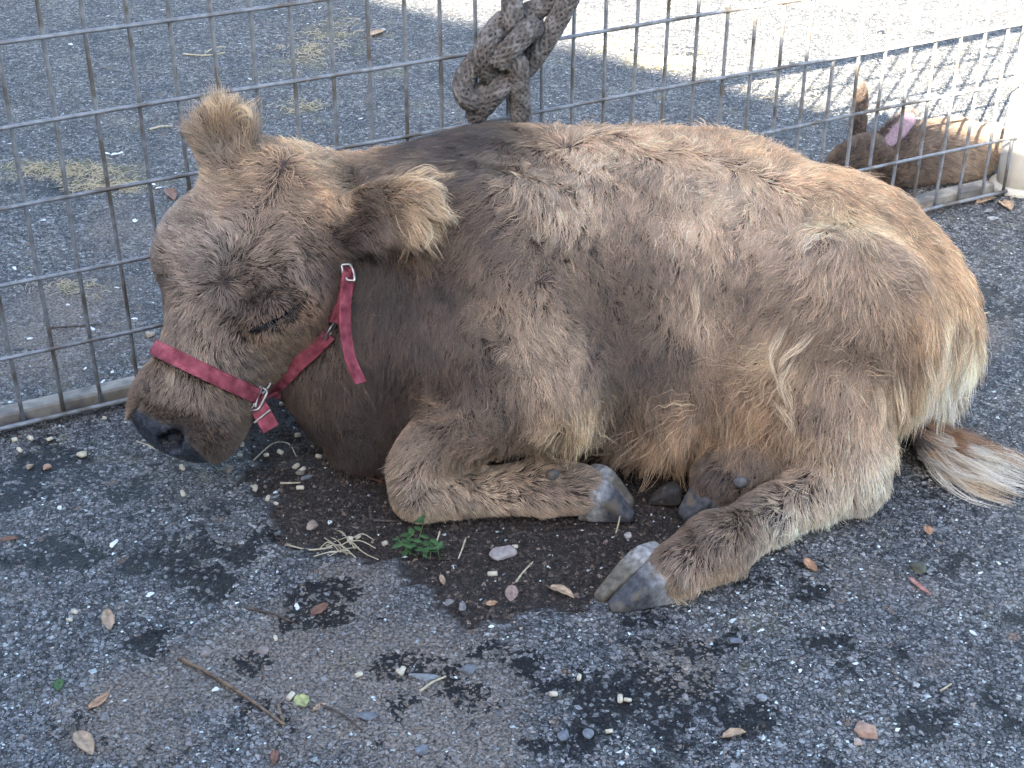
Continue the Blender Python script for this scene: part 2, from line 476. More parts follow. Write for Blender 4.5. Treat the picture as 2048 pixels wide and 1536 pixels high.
# loose chips of the worn surface, too many to count
def chip_mesh(pos, size, rot, cols, flat=0.55):
    n = len(pos)
    base = np.array([(1, 0, 0), (-0.8, 0.35, 0), (-0.2, -0.9, 0.1), (0.15, 0.8, -0.1), (0.1, 0.05, 0.9), (-0.1, 0, -0.9)])
    tri = np.array([(0, 3, 4), (3, 1, 4), (1, 2, 4), (2, 0, 4), (3, 0, 5), (1, 3, 5), (2, 1, 5), (0, 2, 5)])
    v = base[None] * (1 + 0.35 * rng.normal(size=(n, 6, 1)).clip(-1.2, 1.2)) * size[:, None, None]
    v[..., 0] *= rng.uniform(0.9, 1.5, (n, 1)); v[..., 2] *= flat
    c, s = np.cos(rot)[:, None], np.sin(rot)[:, None]
    x, y = v[..., 0] * c - v[..., 1] * s, v[..., 0] * s + v[..., 1] * c
    tl = rng.normal(0, 0.35, (n, 1))
    z = v[..., 2] + x * np.sin(tl) * 0.5
    V = np.stack([x, y, z], -1) + pos[:, None]
    F = (tri[None] + (np.arange(n) * 6)[:, None, None]).reshape(-1, 3)
    me = mesh_from(V.reshape(-1, 3), F, False)
    color_attr(me, 'col', np.repeat(cols, 6, 0))
    return me
def attr_mat(name, rough=0.75, bump=0.0, scale=300):
    m = new_mat(name, rough)
    nt, N, L = nodes_of(m)
    a = N.new('ShaderNodeAttribute'); a.attribute_name = 'col'
    n = N.new('ShaderNodeTexNoise'); n.inputs['Scale'].default_value = scale; n.inputs['Detail'].default_value = 4
    tcx = N.new('ShaderNodeTexCoord'); L.new(tcx.outputs['Object'], n.inputs['Vector'])
    r = ramp(m.node_tree, [(0.3, (0.65, 0.65, 0.65)), (0.7, (1.25, 1.25, 1.25))]); L.new(n.outputs['Fac'], r.inputs['Fac'])
    mx = N.new('ShaderNodeMix'); mx.data_type = 'RGBA'; mx.blend_type = 'MULTIPLY'; mx.inputs['Factor'].default_value = 1
    L.new(a.outputs['Color'], mx.inputs['A']); L.new(r.outputs['Color'], mx.inputs['B'])
    L.new(mx.outputs['Result'], N['Principled BSDF'].inputs['Base Color'])
    return m
def scatter(n, power=1.0):
    uv = np.stack([rng.uniform(-60, 2108, n), 1600 - 1640 * rng.random(n) ** power], 1)
    p = np.array([gp(a, b) for a, b in uv])
    return p
nchip = 70000
cp = scatter(nchip, 1.25)
dz, sz_, tz = ground_dirt(cp[:, 0], cp[:, 1])
keep = rng.random(nchip) < np.where(dz > 0.5, 0.35, 1.0)
cp = cp[keep]; dz, sz_ = dz[keep], sz_[keep]
cp[:, 2] = ground_z(cp[:, 0], cp[:, 1])
size = 0.0009 + 0.0022 * rng.random(len(cp)) ** 2.2 + 0.0030 * (rng.random(len(cp)) > 0.975) * rng.random(len(cp))
pick = rng.random(len(cp))
cc = np.where(pick[:, None] < 0.45, [0.125, 0.125, 0.124], np.where(pick[:, None] < 0.79, [0.23, 0.227, 0.22], np.where(pick[:, None] < 0.865, [0.46, 0.51, 0.49], np.where(pick[:, None] < 0.96, [0.25, 0.20, 0.155], [0.075, 0.076, 0.08]))))
cc = np.where((dz > 0.5)[:, None] & (pick[:, None] < 0.7), np.array([0.06, 0.046, 0.036]), cc)
cc = np.where((sz_ > 0.35)[:, None] & (rng.random(len(cp)) < 0.82)[:, None], cc * 0.12, cc)
tz = tz[keep]
cc = np.where((tz > 0.35)[:, None] & (dz < 0.5)[:, None] & (rng.random(len(cp)) < 0.7)[:, None], cc * 0.3 + np.array([0.20, 0.155, 0.115]) * 0.75, cc)
cc = cc * np.exp(rng.normal(0, 0.25, (len(cp), 1)))
tag(link('asphalt_chips', chip_mesh(cp, size, rng.uniform(0, 6.3, len(cp)), cc), attr_mat('chips')), 'small grey and white stone chips bedded in the worn asphalt', 'gravel', kind='stuff')
# soil crumbs in the broken patch
sp = []
while len(sp) < 15000:
    q = gp(rng.uniform(440, 1420), rng.uniform(800, 1250)); 
    if ground_dirt(q[0], q[1])[0] > 0.6: sp.append(q)
sp = np.array(sp); sp[:, 2] = ground_z(sp[:, 0], sp[:, 1])
ss = 0.0012 + 0.0034 * rng.random(len(sp)) ** 2.5
sc_ = np.array([0.042, 0.030, 0.022]) * np.exp(rng.normal(0, 0.75, (len(sp), 1)).clip(-1.5, 1.9))
tag(link('soil_crumbs', chip_mesh(sp, ss, rng.uniform(0, 6.3, len(sp)), sc_, 0.8), attr_mat('soil')), 'dark crumbly soil in the broken patch of asphalt under the calf', 'soil', kind='stuff')

# ------------------------------------------------------------------ unseen wall, added behind the viewer to keep the sun off the calf
e1, e2 = gp(715, -10), gp(1850, 268)
ed = unit(e2 - e1)
WH = 3.0
off = -np.array([SUN_DIR[0], SUN_DIR[1], 0]) / abs(SUN_DIR[2]) * WH
wn_ = np.array([ed[1], -ed[0], 0])
if wn_ @ off < 0: wn_ = -wn_
a, b = e1 - ed * 9 + off, e2 + ed * 7 + off
wv_ = [a, b, b + wn_ * 0.25, a + wn_ * 0.25]
wme = mesh_from([(*q[:2], 0.0) for q in wv_] + [(*q[:2], WH) for q in wv_], [(0, 1, 2, 3), (4, 5, 6, 7), (0, 1, 5, 4), (1, 2, 6, 5), (2, 3, 7, 6), (3, 0, 4, 7)], False)
tag(link('shade_wall', wme, noisy_mat('render', (0.18, 0.15, 0.13), (0.25, 0.21, 0.18), 8, 0.9)), 'tall unseen wall added behind the viewer to shade the calf', 'wall')

# ------------------------------------------------------------------ wire fence panel
FD = np.array([math.cos(0.4707), math.sin(0.4707), 0.0])
FN = np.array([-FD[1], FD[0], 0.0])
FO = np.array([-0.6174, 1.9459, 0.0])
SV, SH, Z0 = 0.0572, 0.113, 0.0147
galv = noisy_mat('galvanised_wire', (0.17, 0.175, 0.18), (0.27, 0.272, 0.272), 90, 0.5, 0.25, 0.25, 6, 0.001, c2=(0.13, 0.11, 0.09), scale2=22)
fence = empty('wire_fence', FO)
tag(fence, 'grey welded wire fence panel running behind the calf', 'fence')
top_z = Z0 + SH * 6
I0, I1 = -3, 31
for i in range(I0, I1 + 1):
    n = 14
    z = np.linspace(0.004, top_z + 0.004, n)
    ph = rng.uniform(0, 6.3, 2)
    path = FO + FD * (SV * i) + np.stack([0 * z, 0 * z, z], 1) + FD * (0.0012 * np.sin(z * 9 + ph[0]))[:, None] + FN * (0.0012 * np.sin(z * 8 + ph[1]))[:, None]
    V, F = tube(path, 0.0032, 8)
    link('vertical_wire', mesh_from(V, F), galv, fence)
for h in range(0, 7):
    s = np.linspace(SV * I0 - 0.01, SV * I1 + 0.004, 40)
    ph = rng.uniform(0, 6.3, 2)
    path = FO + FD * s[:, None] + np.array([0, 0, Z0 + SH * h]) + np.array([0, 0, 1]) * (0.0012 * np.sin(s * 7 + ph[0]))[:, None] - FN * 0.0045
    V, F = tube(path, 0.0031 if h else 0.0038, 8)
    link('horizontal_wire', mesh_from(V, F), galv, fence)
def bar(a, b, w, hgt, up=(0, 0, 1), bev=0.003):
    """rounded rectangular bar from a to b"""
    a, b = np.asarray(a), np.asarray(b); d = unit(b - a); up = np.asarray(up, float); sd = unit(np.cross(d, up))
    prof = []
    for sx, sy in ((1, 1), (-1, 1), (-1, -1), (1, -1)):
        for t in (0, 1):
            ex = (1, 0) if (t == 0) == (sx * sy > 0) else (0, 1)
            prof.append((sx * (w / 2 - bev * (1 - ex[0])), sy * (hgt / 2 - bev * (1 - ex[1]))))
    n = 24; V = []; F = []
    for q in np.linspace(0, 1, n):
        for x, y in prof: V.append(a + (b - a) * q + sd * x + up * y)
    for i in range(n - 1):
        for j in range(8): F.append((i * 8 + j, i * 8 + (j + 1) % 8, i * 8 + 8 + (j + 1) % 8, i * 8 + 8 + j))
    F.append(tuple(range(8))[::-1]); F.append(tuple(range((n - 1) * 8, n * 8)))
    return mesh_from(V, F, False)
railm = noisy_mat('weathered_rail', (0.17, 0.15, 0.12), (0.30, 0.265, 0.215), 45, 0.8, 0, 0.5, 8, 0.002, c2=(0.11, 0.10, 0.09), scale2=18)
link('bottom_rail', bar(FO + FD * (SV * I0 - 0.02) + FN * 0.021 + [0, 0, 0.0185], FO + FD * (SV * I1 - 0.02) + FN * 0.021 + [0, 0, 0.0185], 0.030, 0.026), railm, fence)
V, F = tube([FO + FD * (SV * I0 - 0.02) + [0, 0, top_z], FO + FD * (SV * I1 + 0.004) + [0, 0, top_z]], 0.017, 14)
link('top_rail', mesh_from(V, F), galv, fence)
# corner post at the right end
pb = FO + FD * (SV * I1 + 0.062) + FN * 0.02
cream = noisy_mat('cream_paint', (0.48, 0.44, 0.36), (0.58, 0.54, 0.46), 14, 0.6, 0, 0.15, 6, 0.002, c2=(0.45, 0.36, 0.2), scale2=6)
post = empty('corner_post', pb)
tag(post, 'cream painted round post at the right end of the wire fence', 'post')
V, F = tube([pb + [0, 0, z] for z in (0.0, 0.05, 0.4, 0.80)], 0.046, 24)
link('shaft', mesh_from(V, F), cream, post)
V, F = tube([pb + [0, 0, z] for z in (0.80, 0.806, 0.826, 0.832)], [0.046, 0.052, 0.052, 0.046], 24)
link('cap', mesh_from(V, F), cream, post)
V, F = tube([pb + [0, 0, z] for z in (0.0, 0.001, 0.012, 0.016)], [0.058, 0.06, 0.058, 0.047], 24)
link('base_collar', mesh_from(V, F), cream, post)
# ------------------------------------------------------------------ calf body
CS = Solid((-0.66, 1.28, -0.03), (0.86, 2.32, 0.66), 0.0055)
S = CS
# trunk
S.ell(P(1230, 570, 1.95), (0.39, 0.20, 0.203), k=0.08)
S.ell(P(985, 590, 1.93), (0.18, 0.18, 0.195), k=0.09)
S.ell(P(1625, 640, 1.96), (0.195, 0.175, 0.168), k=0.10)
S.cone(P(1040, 375, 2.02), 0.045, P(1470, 365, 2.03), 0.045, k=0.10)
S.ell(P(1680, 525, 1.93), (0.11, 0.10, 0.095), k=0.09)          # hip
S.ell(P(1815, 665, 1.93), (0.088, 0.12, 0.125), k=0.06)         # buttock
S.ell(P(1330, 760, 1.82), (0.19, 0.10, 0.11), k=0.06)            # belly
# near shoulder blade and upper arm
S.ell(P(1055, 690, 1.735), (0.075, 0.05, 0.12), [(1, 0, 0.35), (0, 1, 0), (-0.35, 0, 1)], k=0.025)
S.ell(P(1010, 560, 1.80), (0.10, 0.06, 0.15), [(1, 0, 0.25), (0, 1, 0), (-0.25, 0, 1)], k=0.07)
S.cone(P(930, 700, 1.77), 0.085, P(1105, 765, 1.73), 0.072, k=0.05)
# thigh
S.ell(P(1665, 680, 1.785), (0.13, 0.085, 0.15), [(1, 0, -0.35), (0, 1, 0), (0.35, 0, 1)], k=0.06)
# neck and throat
S.cone(P(900, 515, 1.95), 0.155, P(690, 475, 1.93), 0.112, k=0.08)
S.cone(P(900, 700, 1.88), 0.13, P(720, 690, 1.87), 0.10, k=0.08)
S.cone(P(700, 760, 1.86), 0.085, P(760, 820, 1.84), 0.08, k=0.06)
# near foreleg: forearm to the knee, cannon folded back to the hoof
KNEE = gp(840, 965, 0.05)
S.chain([P(1110, 785, 1.72), P(970, 832, 1.70), gp(862, 905, 0.092)], [0.062, 0.044, 0.040], k=0.025)
S.chain([gp(838, 945, 0.062), gp(842, 985, 0.04)], [0.040, 0.037], k=0.02)
S.chain([gp(845, 985, 0.037), gp(980, 985, 0.032), gp(1085, 975, 0.038), gp(1160, 980, 0.036)], [0.037, 0.028, 0.035, 0.030], k=0.008)
# far foreleg, tucked under
S.chain([P(760, 840, 1.87), P(740, 870, 1.82), P(900, 890, 1.80)], [0.05, 0.045, 0.035], k=0.03)
# near hind leg: stifle, gaskin, hock, cannon, fetlock
HOCK = gp(1690, 950, 0.06)
S.chain([P(1560, 745, 1.78), P(1640, 825, 1.74), gp(1695, 915, 0.085)], [0.085, 0.064, 0.045], k=0.05)
S.chain([gp(1735, 905, 0.075), gp(1715, 975, 0.04)], [0.026, 0.033], k=0.035)
S.chain([gp(1680, 960, 0.05), gp(1530, 1040, 0.036), gp(1430, 1095, 0.040), gp(1352, 1140, 0.038)], [0.041, 0.029, 0.036, 0.031], k=0.025)
# far hind foot showing under the belly
S.chain([P(1600, 860, 1.80), gp(1500, 925, 0.06), gp(1440, 962, 0.042)], [0.06, 0.042, 0.036], k=0.02)
# tail root and dock
S.chain([P(1850, 600, 1.99), P(1880, 720, 1.99), P(1850, 800, 1.93), P(1850, 850, 1.86), P(1915, 890, 1.80)], [0.03, 0.025, 0.02, 0.017, 0.012], k=0.02)

# head
HO = P(538, 345, 1.86)
NOSE = P(287, 880, 1.68)
HF = unit(NOSE - HO)
HLEN = np.linalg.norm(NOSE - HO)
back = -FWD
HD = 0.95 * back - 0.32 * RGT
HD = unit(HD - HF * (HD @ HF))
HL = np.cross(HF, HD)
if HL @ RGT < 0: HL = -HL
HAX = [HF, HL, HD]
def W(f, l, d): return HO + (HF * f + HL * l + HD * d) * (HLEN / 0.41)
HK = HLEN / 0.41
def hell(c, r, k=0.04, mode='add', axes=None): S.ell(W(*c), np.array(r) * HK, HAX if axes is None else axes, k=k, mode=mode)
hell((0.10, 0, -0.075), (0.125, 0.112, 0.085), k=0.05)
hell((0.02, 0, -0.065), (0.07, 0.10, 0.07))
hell((0.15, 0, -0.07), (0.10, 0.105, 0.072))
S.cone(W(0.16, 0, -0.075), 0.078 * HK, W(0.32, 0, -0.065), 0.060 * HK, k=0.04)
S.cone(W(0.08, 0, -0.17), 0.088 * HK, W(0.31, 0, -0.122), 0.052 * HK, k=0.05)
for s in (-1, 1):
    hell((0.10, 0.066 * s, -0.135), (0.085, 0.048, 0.085), k=0.04)         # cheek
    hell((0.13, 0.092 * s, -0.035), (0.055, 0.036, 0.032), k=0.035)
    hell((0.15, 0.100 * s, -0.062), (0.045, 0.030, 0.036), k=0.03)         # brow
    hell((0.205, 0.068 * s, -0.095), (0.06, 0.022, 0.02), k=0.03)          # cheekbone
    hell((0.352, 0.038 * s, -0.095), (0.056, 0.042, 0.046), k=0.03)        # lip
hell((0.355, 0, -0.07), (0.052, 0.071, 0.054), k=0.03)                     # muzzle
hell((0.385, 0, -0.075), (0.034, 0.064, 0.050), k=0.03)                    # nose leather
hell((0.375, 0, -0.130), (0.042, 0.048, 0.030), k=0.02)                    # chin
E_POS = W(0.178, 0.086, -0.062)
# ears
def ear(base, tip, width, flat, up, cup, r0=0.02):
    a, b = np.asarray(base), np.asarray(tip)
    e1 = unit(b - a); e2 = unit(up - e1 * (up @ e1)); e3 = np.cross(e1, e2)
    if e3 @ cup < 0: e3 = -e3
    L = np.linalg.norm(b - a)
    S.cone(a - e1 * 0.03, 0.028, a + e1 * 0.03, 0.024, k=0.03)
    S.ell((a + b) / 2 + e1 * 0.006, (L * 0.53, width, flat), [e1, e2, e3], k=0.02)
    S.ell((a + b) / 2 + e3 * flat * 1.25 + e1 * 0.01, (L * 0.42, width * 0.78, flat * 0.95), [e1, e2, e3], k=0.008, mode='cut')
    return e1, e2, e3
EAR_N = ear(P(672, 455, 1.83), P(850, 405, 1.76), 0.042, 0.015, UPV, unit(-0.2 * RGT + back * 0.6 - UPV * 0.8))
EAR_F = ear(P(452, 330, 1.88), P(443, 222, 1.90), 0.043, 0.016, RGT, unit(back))
# eye slit, nostrils, mouth
E1 = unit(P(585, 612, 1.7) - P(497, 660, 1.7))
S.finish(1)
EYE_N = S.hit(541, 637)
pass
ea, eb = S.hit(503, 657), S.hit(579, 618)
n1 = S.sample(np.array([EYE_N]), True)[1][0]
ee1 = unit(eb - ea); ee2 = np.cross(n1, ee1)
if ee2[2] < 0: ee2 = -ee2
S.ell(EYE_N + ee2 * 0.013 + n1 * 0.001, (0.036, 0.014, 0.011), [ee1, ee2, n1], k=0.014)      # upper lid
S.ell(EYE_N - ee2 * 0.013 + ee1 * 0.004 - n1 * 0.001, (0.032, 0.009, 0.009), [ee1, ee2, n1], k=0.012)   # lower lid
EYE_C = EYE_N + ee1 * 0.006
S.cone(ea + n1 * 0.004, 0.0035, EYE_C + n1 * 0.004, 0.0098, k=0.004, mode='cut')
S.cone(EYE_C + n1 * 0.004, 0.0098, eb + n1 * 0.004, 0.0050, k=0.004, mode='cut')
nn = [S.hit(*q) for q in ((330, 886), (346, 880), (358, 866))]
nvec = [S.sample(x[None], True)[1][0] for x in nn]
nin = unit(sum(nvec) * 0.7 - HL * 0.5)
S.ell(nn[1] - nvec[1] * 0.002 + HL * 0.004, (0.024, 0.021, 0.012), [unit(nn[2] - nn[0]), np.cross(nvec[1], unit(nn[2] - nn[0])), nvec[1]], k=0.02)
for i in range(2): S.cone(nn[i] + nvec[i] * 0.004, 0.0115 if i == 0 else 0.0125, nn[i + 1] + nvec[i + 1] * 0.004, 0.0125 if i == 0 else 0.0075, k=0.005, mode='cut')
S.cone(nn[1] + nvec[1] * 0.004, 0.012, nn[1] - nin * 0.030, 0.009, k=0.005, mode='cut')
S.cone(nn[0] + nvec[0] * 0.002, 0.010, nn[1] - nin * 0.030, 0.008, k=0.005, mode='cut')
nf = S.hit(272, 862)
if nf is not None: S.ell(nf, (0.013, 0.013, 0.014), k=0.006, mode='cut')
S.floor(0.004, 0.02)
S.finish(1)
BV, BF = S.mesh()
# print('calf mesh', len(BV), len(BF), 'HLEN', HLEN, 'nose', NOSE, 'poll', HO, 'knee', KNEE)

# ------------------------------------------------------------------ fur
from mathutils import kdtree
TIPS = {                                  # colour of the outer half of the hairs
    'pale':   (0.58, 0.44, 0.315), 'taupe':  (0.385, 0.285, 0.20), 'brown':  (0.205, 0.140, 0.091), 'mid':    (0.112, 0.073, 0.046),
    'dark':   (0.072, 0.047, 0.035), 'black':  (0.036, 0.024, 0.019), 'rufous': (0.60, 0.405, 0.245), 'blond':  (0.80, 0.610, 0.395),
    'grey':   (0.37, 0.300, 0.240), 'cream':  (0.88, 0.800, 0.650), 'chest':  (0.26, 0.140, 0.070), 'white':  (0.92, 0.880, 0.780),
}
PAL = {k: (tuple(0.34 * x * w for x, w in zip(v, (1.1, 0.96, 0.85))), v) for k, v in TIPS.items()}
def hairc(c): return HS * np.asarray(c, float) * np.array([1.04, 0.98, 0.915])
HS = 0.84
def snoise(p, lam, seed, n=9):
    """smooth vector noise of wavelength lam"""
    r = np.random.default_rng(seed)
    out = np.zeros((len(p), 3))
    for _ in range(n):
        k = r.normal(size=3); k = k / np.linalg.norm(k) * (2 * np.pi / lam) * r.uniform(0.6, 1.5)
        ph = r.uniform(0, 2 * np.pi, 3); a = r.normal(size=3)
        out += a * np.sin((p @ k)[:, None] + ph)
    return out / math.sqrt(n / 2)
def make_guides(solid, rows):
    G = []
    for u, v, ang, ln, lift, pal, curl in rows:
        p = solid.hit(u, v)
        if p is None:
            continue
        n = solid.sample(p[None], True)[1][0]
        w = RGT * math.cos(math.radians(ang)) - UPV * math.sin(math.radians(ang))
        vd = unit(p - CAM)
        c = vd @ n
        c = min(c, -0.3)
        t = w - vd * ((w @ n) / c)
        t = t - n * (t @ n)
        if np.linalg.norm(t) < 0.05: t = np.cross(n, [1, 0, 0.1])
        t = unit(t)
        G.append((p, n, t, ln * 0.01, lift, curl, PAL[pal][0], PAL[pal][1]))
    out = [np.array([g[i] for g in G], float) for i in range(8)]
    out[4] *= 0.7; out[6] = hairc(out[6]); out[7] = hairc(out[7])
    return out
def interp(G, p, n, sigma):
    P0, N0, T0, LN, LF, CU, C0, C1 = G
    outs = []
    for s in range(0, len(p), 20000):
        q, m = p[s:s + 20000], n[s:s + 20000]
        d2 = ((q[:, None] - P0[None]) ** 2).sum(-1)
        w = np.exp(-d2 / (2 * sigma ** 2)) + 1e-3 * np.exp(-d2 / (2 * (3 * sigma) ** 2)) + 1e-9
        sim = np.clip(m @ N0.T, -0.2, 1) + 0.25
        w = w * np.clip(sim, 0.03, None) ** 1.5
        w /= w.sum(1, keepdims=True)
        outs.append(np.concatenate([w @ T0, (w @ LN)[:, None], (w @ LF)[:, None], (w @ CU)[:, None], w @ C0, w @ C1], 1))
    return np.concatenate(outs)
def sample_surface(V, F, n, weight=None):
    A, B, C, D = (V[F[:, i]] for i in range(4))
    ar = 0.5 * np.linalg.norm(np.cross(C - A, D - B), axis=1)
    if weight is not None: ar = ar * weight
    f = rng.choice(len(F), n, p=ar / ar.sum())
    u, v = rng.random((2, n, 1))
    return (A[f] * (1 - u) + B[f] * u) * (1 - v) + (D[f] * (1 - u) + C[f] * u) * v
def hair_object(name, pts, rad, c0, c1, mat, parent):
    """pts (n, k, 3), rad (n, k)"""
    n, k = pts.shape[:2]
    cu = bpy.data.hair_curves.new(name)
    cu.add_curves([k] * n)
    cu.points.foreach_set('position', pts.astype(np.float32).ravel())
    a = cu.attributes.get('radius') or cu.attributes.new('radius', 'FLOAT', 'POINT')
    a.data.foreach_set('value', rad.astype(np.float32).ravel())
    for nm, c in (('rootcol', c0), ('tipcol', c1)):
        a = cu.attributes.new(nm, 'FLOAT_COLOR', 'CURVE')
        a.data.foreach_set('color', np.concatenate([c, np.ones((n, 1))], 1).astype(np.float32).ravel())
    cu.materials.append(mat)
    o = bpy.data.objects.new(name, cu)
    COL.objects.link(o)
    if parent is not None:
        o.parent = parent
        o.matrix_parent_inverse = Matrix.Translation(parent.location).inverted()
    return o
def hair_mat(name, start=0.05, end=0.6):
    m = bpy.data.materials.new(name); m.use_nodes = True
    nt, N, L = nodes_of(m)
    N.remove(N['Principled BSDF'])
    h = N.new('ShaderNodeBsdfDiffuse')
    g = N.new('ShaderNodeBsdfHair'); g.component = 'Reflection'
    g.inputs['RoughnessU'].default_value = 0.35; g.inputs['RoughnessV'].default_value = 0.9
    ms = N.new('ShaderNodeMixShader'); ms.inputs[0].default_value = 0.12
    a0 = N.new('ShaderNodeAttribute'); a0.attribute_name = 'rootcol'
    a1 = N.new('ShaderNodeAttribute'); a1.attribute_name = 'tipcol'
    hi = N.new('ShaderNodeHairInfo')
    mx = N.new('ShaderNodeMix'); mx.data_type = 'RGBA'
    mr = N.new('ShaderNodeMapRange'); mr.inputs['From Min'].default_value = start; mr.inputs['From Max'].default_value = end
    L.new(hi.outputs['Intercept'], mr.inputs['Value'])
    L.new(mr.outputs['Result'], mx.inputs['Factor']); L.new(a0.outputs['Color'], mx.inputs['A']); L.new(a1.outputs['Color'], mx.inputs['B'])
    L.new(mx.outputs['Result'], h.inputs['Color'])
    g.inputs['Color'].default_value = (0.8, 0.76, 0.72, 1)
    L.new(h.outputs[0], ms.inputs[1]); L.new(g.outputs[0], ms.inputs[2])
    L.new(ms.outputs[0], N['Material Output'].inputs['Surface'])
    return m
def grow(solid, V, F, G, n, K=7, sigma=0.029, bare=None, shorten=None, clump=14, clumpf=0.5, r0=0.00034, zmin=0.003, mess=1.0, hidden=0.3, lenmul=1.0, bright=1.0):
    fc = V[F].mean(1)
    _, fn = solid.sample(fc, True)
    vd = fc - CAM; vd /= np.linalg.norm(vd, axis=1)[:, None]
    w = np.where((fn * vd).sum(1) > 0.25, hidden, 1.0) * np.where(fc[:, 2] < 0.012, 0.15, 1.0)
    p = sample_surface(V, F, n, w)
    if bare is not None: p = p[~bare(p)]
    d, nn = solid.sample(p, True)
    p = p - nn * d[:, None]
    I = interp(G, p, nn, sigma)
    T, LN, LF, CU, C0, C1 = I[:, :3], I[:, 3], I[:, 4], I[:, 5], I[:, 6:9], I[:, 9:12]
    N = len(p)
    T = T - nn * (T * nn).sum(1, keepdims=True)
    T /= np.maximum(np.linalg.norm(T, axis=1, keepdims=True), 1e-6)
    # locks: a coarse and a fine wander of the flow
    w1 = snoise(p, 0.075, 3) * 0.24 + snoise(p, 0.026, 4) * 0.22
    T = T + (w1 * (0.45 + CU[:, None] * 1.1)) * mess
    T = T - nn * (T * nn).sum(1, keepdims=True)
    T /= np.maximum(np.linalg.norm(T, axis=1, keepdims=True), 1e-6)
    LN = LN * lenmul
    if shorten is not None:
        sf = shorten(p)
        LN = LN * sf; LF = LF * np.clip(sf, 0.1, 1)
    LN = LN * rng.uniform(0.65, 1.15, N) * (1 + 0.18 * np.clip(snoise(p, 0.05, 8)[:, 0], -1.5, 1.5))
    LF = np.clip(LF * rng.uniform(0.6, 1.4, N) + 0.06 * snoise(p, 0.04, 9)[:, 0], 0.02, 1.2)
    Sd = np.cross(nn, T)
    # clumps
    M = max(8, N // clump)
    seeds = rng.choice(N, M, replace=False)
    kd = kdtree.KDTree(M)
    for i, s in enumerate(seeds): kd.insert(p[s], i)
    kd.balance()
    own = np.fromiter((kd.find(q)[1] for q in p.tolist()), int, N)
    ph = rng.uniform(0, 2 * np.pi, M)[own] + rng.normal(0, 0.35, N)
    ph2 = rng.uniform(0, 2 * np.pi, M)[own] + rng.normal(0, 0.35, N)
    fr = rng.uniform(0.7, 1.4, M)[own]
    cf = rng.uniform(0.2, 1.0, M)[own] * clumpf
    pts = np.empty((N, K, 3)); pts[:, 0] = p - nn * 0.001
    jit = rng.normal(0, 0.09, (N, 3))
    for k in range(1, K):
        t = (k - 0.5) / (K - 1)
        lf = LF * (1.25 - 1.0 * t)
        dr = T * (1 - 0.35 * lf)[:, None] + nn * lf[:, None] + jit * (0.5 + t)
        am = (CU * 0.85)[:, None]
        cyc = 2 * np.pi * fr * t * (0.6 + LN / 0.035)
        dr = dr + Sd * (np.sin(cyc + ph)[:, None] * am) + nn * (np.cos(cyc + ph2)[:, None] * am * 0.55)
        dr[:, 2] -= np.clip(LN * 9, 0, 0.9) * t
        dr /= np.linalg.norm(dr, axis=1)[:, None]
        pts[:, k] = pts[:, k - 1] + dr * (LN / (K - 1))[:, None]
    sp = pts[seeds][own]
    tt = np.linspace(0, 1, K)[None, :, None]
    tgt = sp + (p - p[seeds][own])[:, None] * 0.10
    wgt = cf[:, None, None] * tt ** 1.2
    pts = pts * (1 - wgt) + tgt * wgt
    for _ in range(2):                                         # keep the hairs outside the skin
        q = pts[:, 1:].reshape(-1, 3)
        d, g = solid.sample(q, True)
        need = np.tile(0.0012 + 0.006 * np.linspace(0, 1, K)[1:], N)
        push = np.clip(need - d, 0, 0.02)
        pts[:, 1:] = (q + g * push[:, None]).reshape(N, K - 1, 3)
    pts[:, :, 2] = np.maximum(pts[:, :, 2], zmin + 0.004 * rng.random((N, 1)))
    rad = r0 * rng.uniform(0.7, 1.25, N)[:, None] * np.array([1.0, 1.0, 0.95, 0.85, 0.7, 0.5, 0.2])[np.linspace(0, 6, K).astype(int)][None]
    br = np.exp(rng.normal(0, 0.24, N) + rng.normal(0, 0.20, M)[own] + 0.14 * snoise(p, 0.09, 12)[:, 0])
    br = np.clip(br, 0.5, 1.6) * bright * np.where(rng.random(N) < 0.14, 1.6, 1.0)
    warm = np.stack([1 + 0.05 * rng.normal(size=N), np.ones(N), 1 - 0.06 * rng.normal(size=N)], 1)
    C0 = np.clip(C0 * br[:, None] * warm, 0.004, 0.9)
    C1 = np.clip(C1 * br[:, None] * warm, 0.004, 0.92)
    return pts, rad, C0, C1
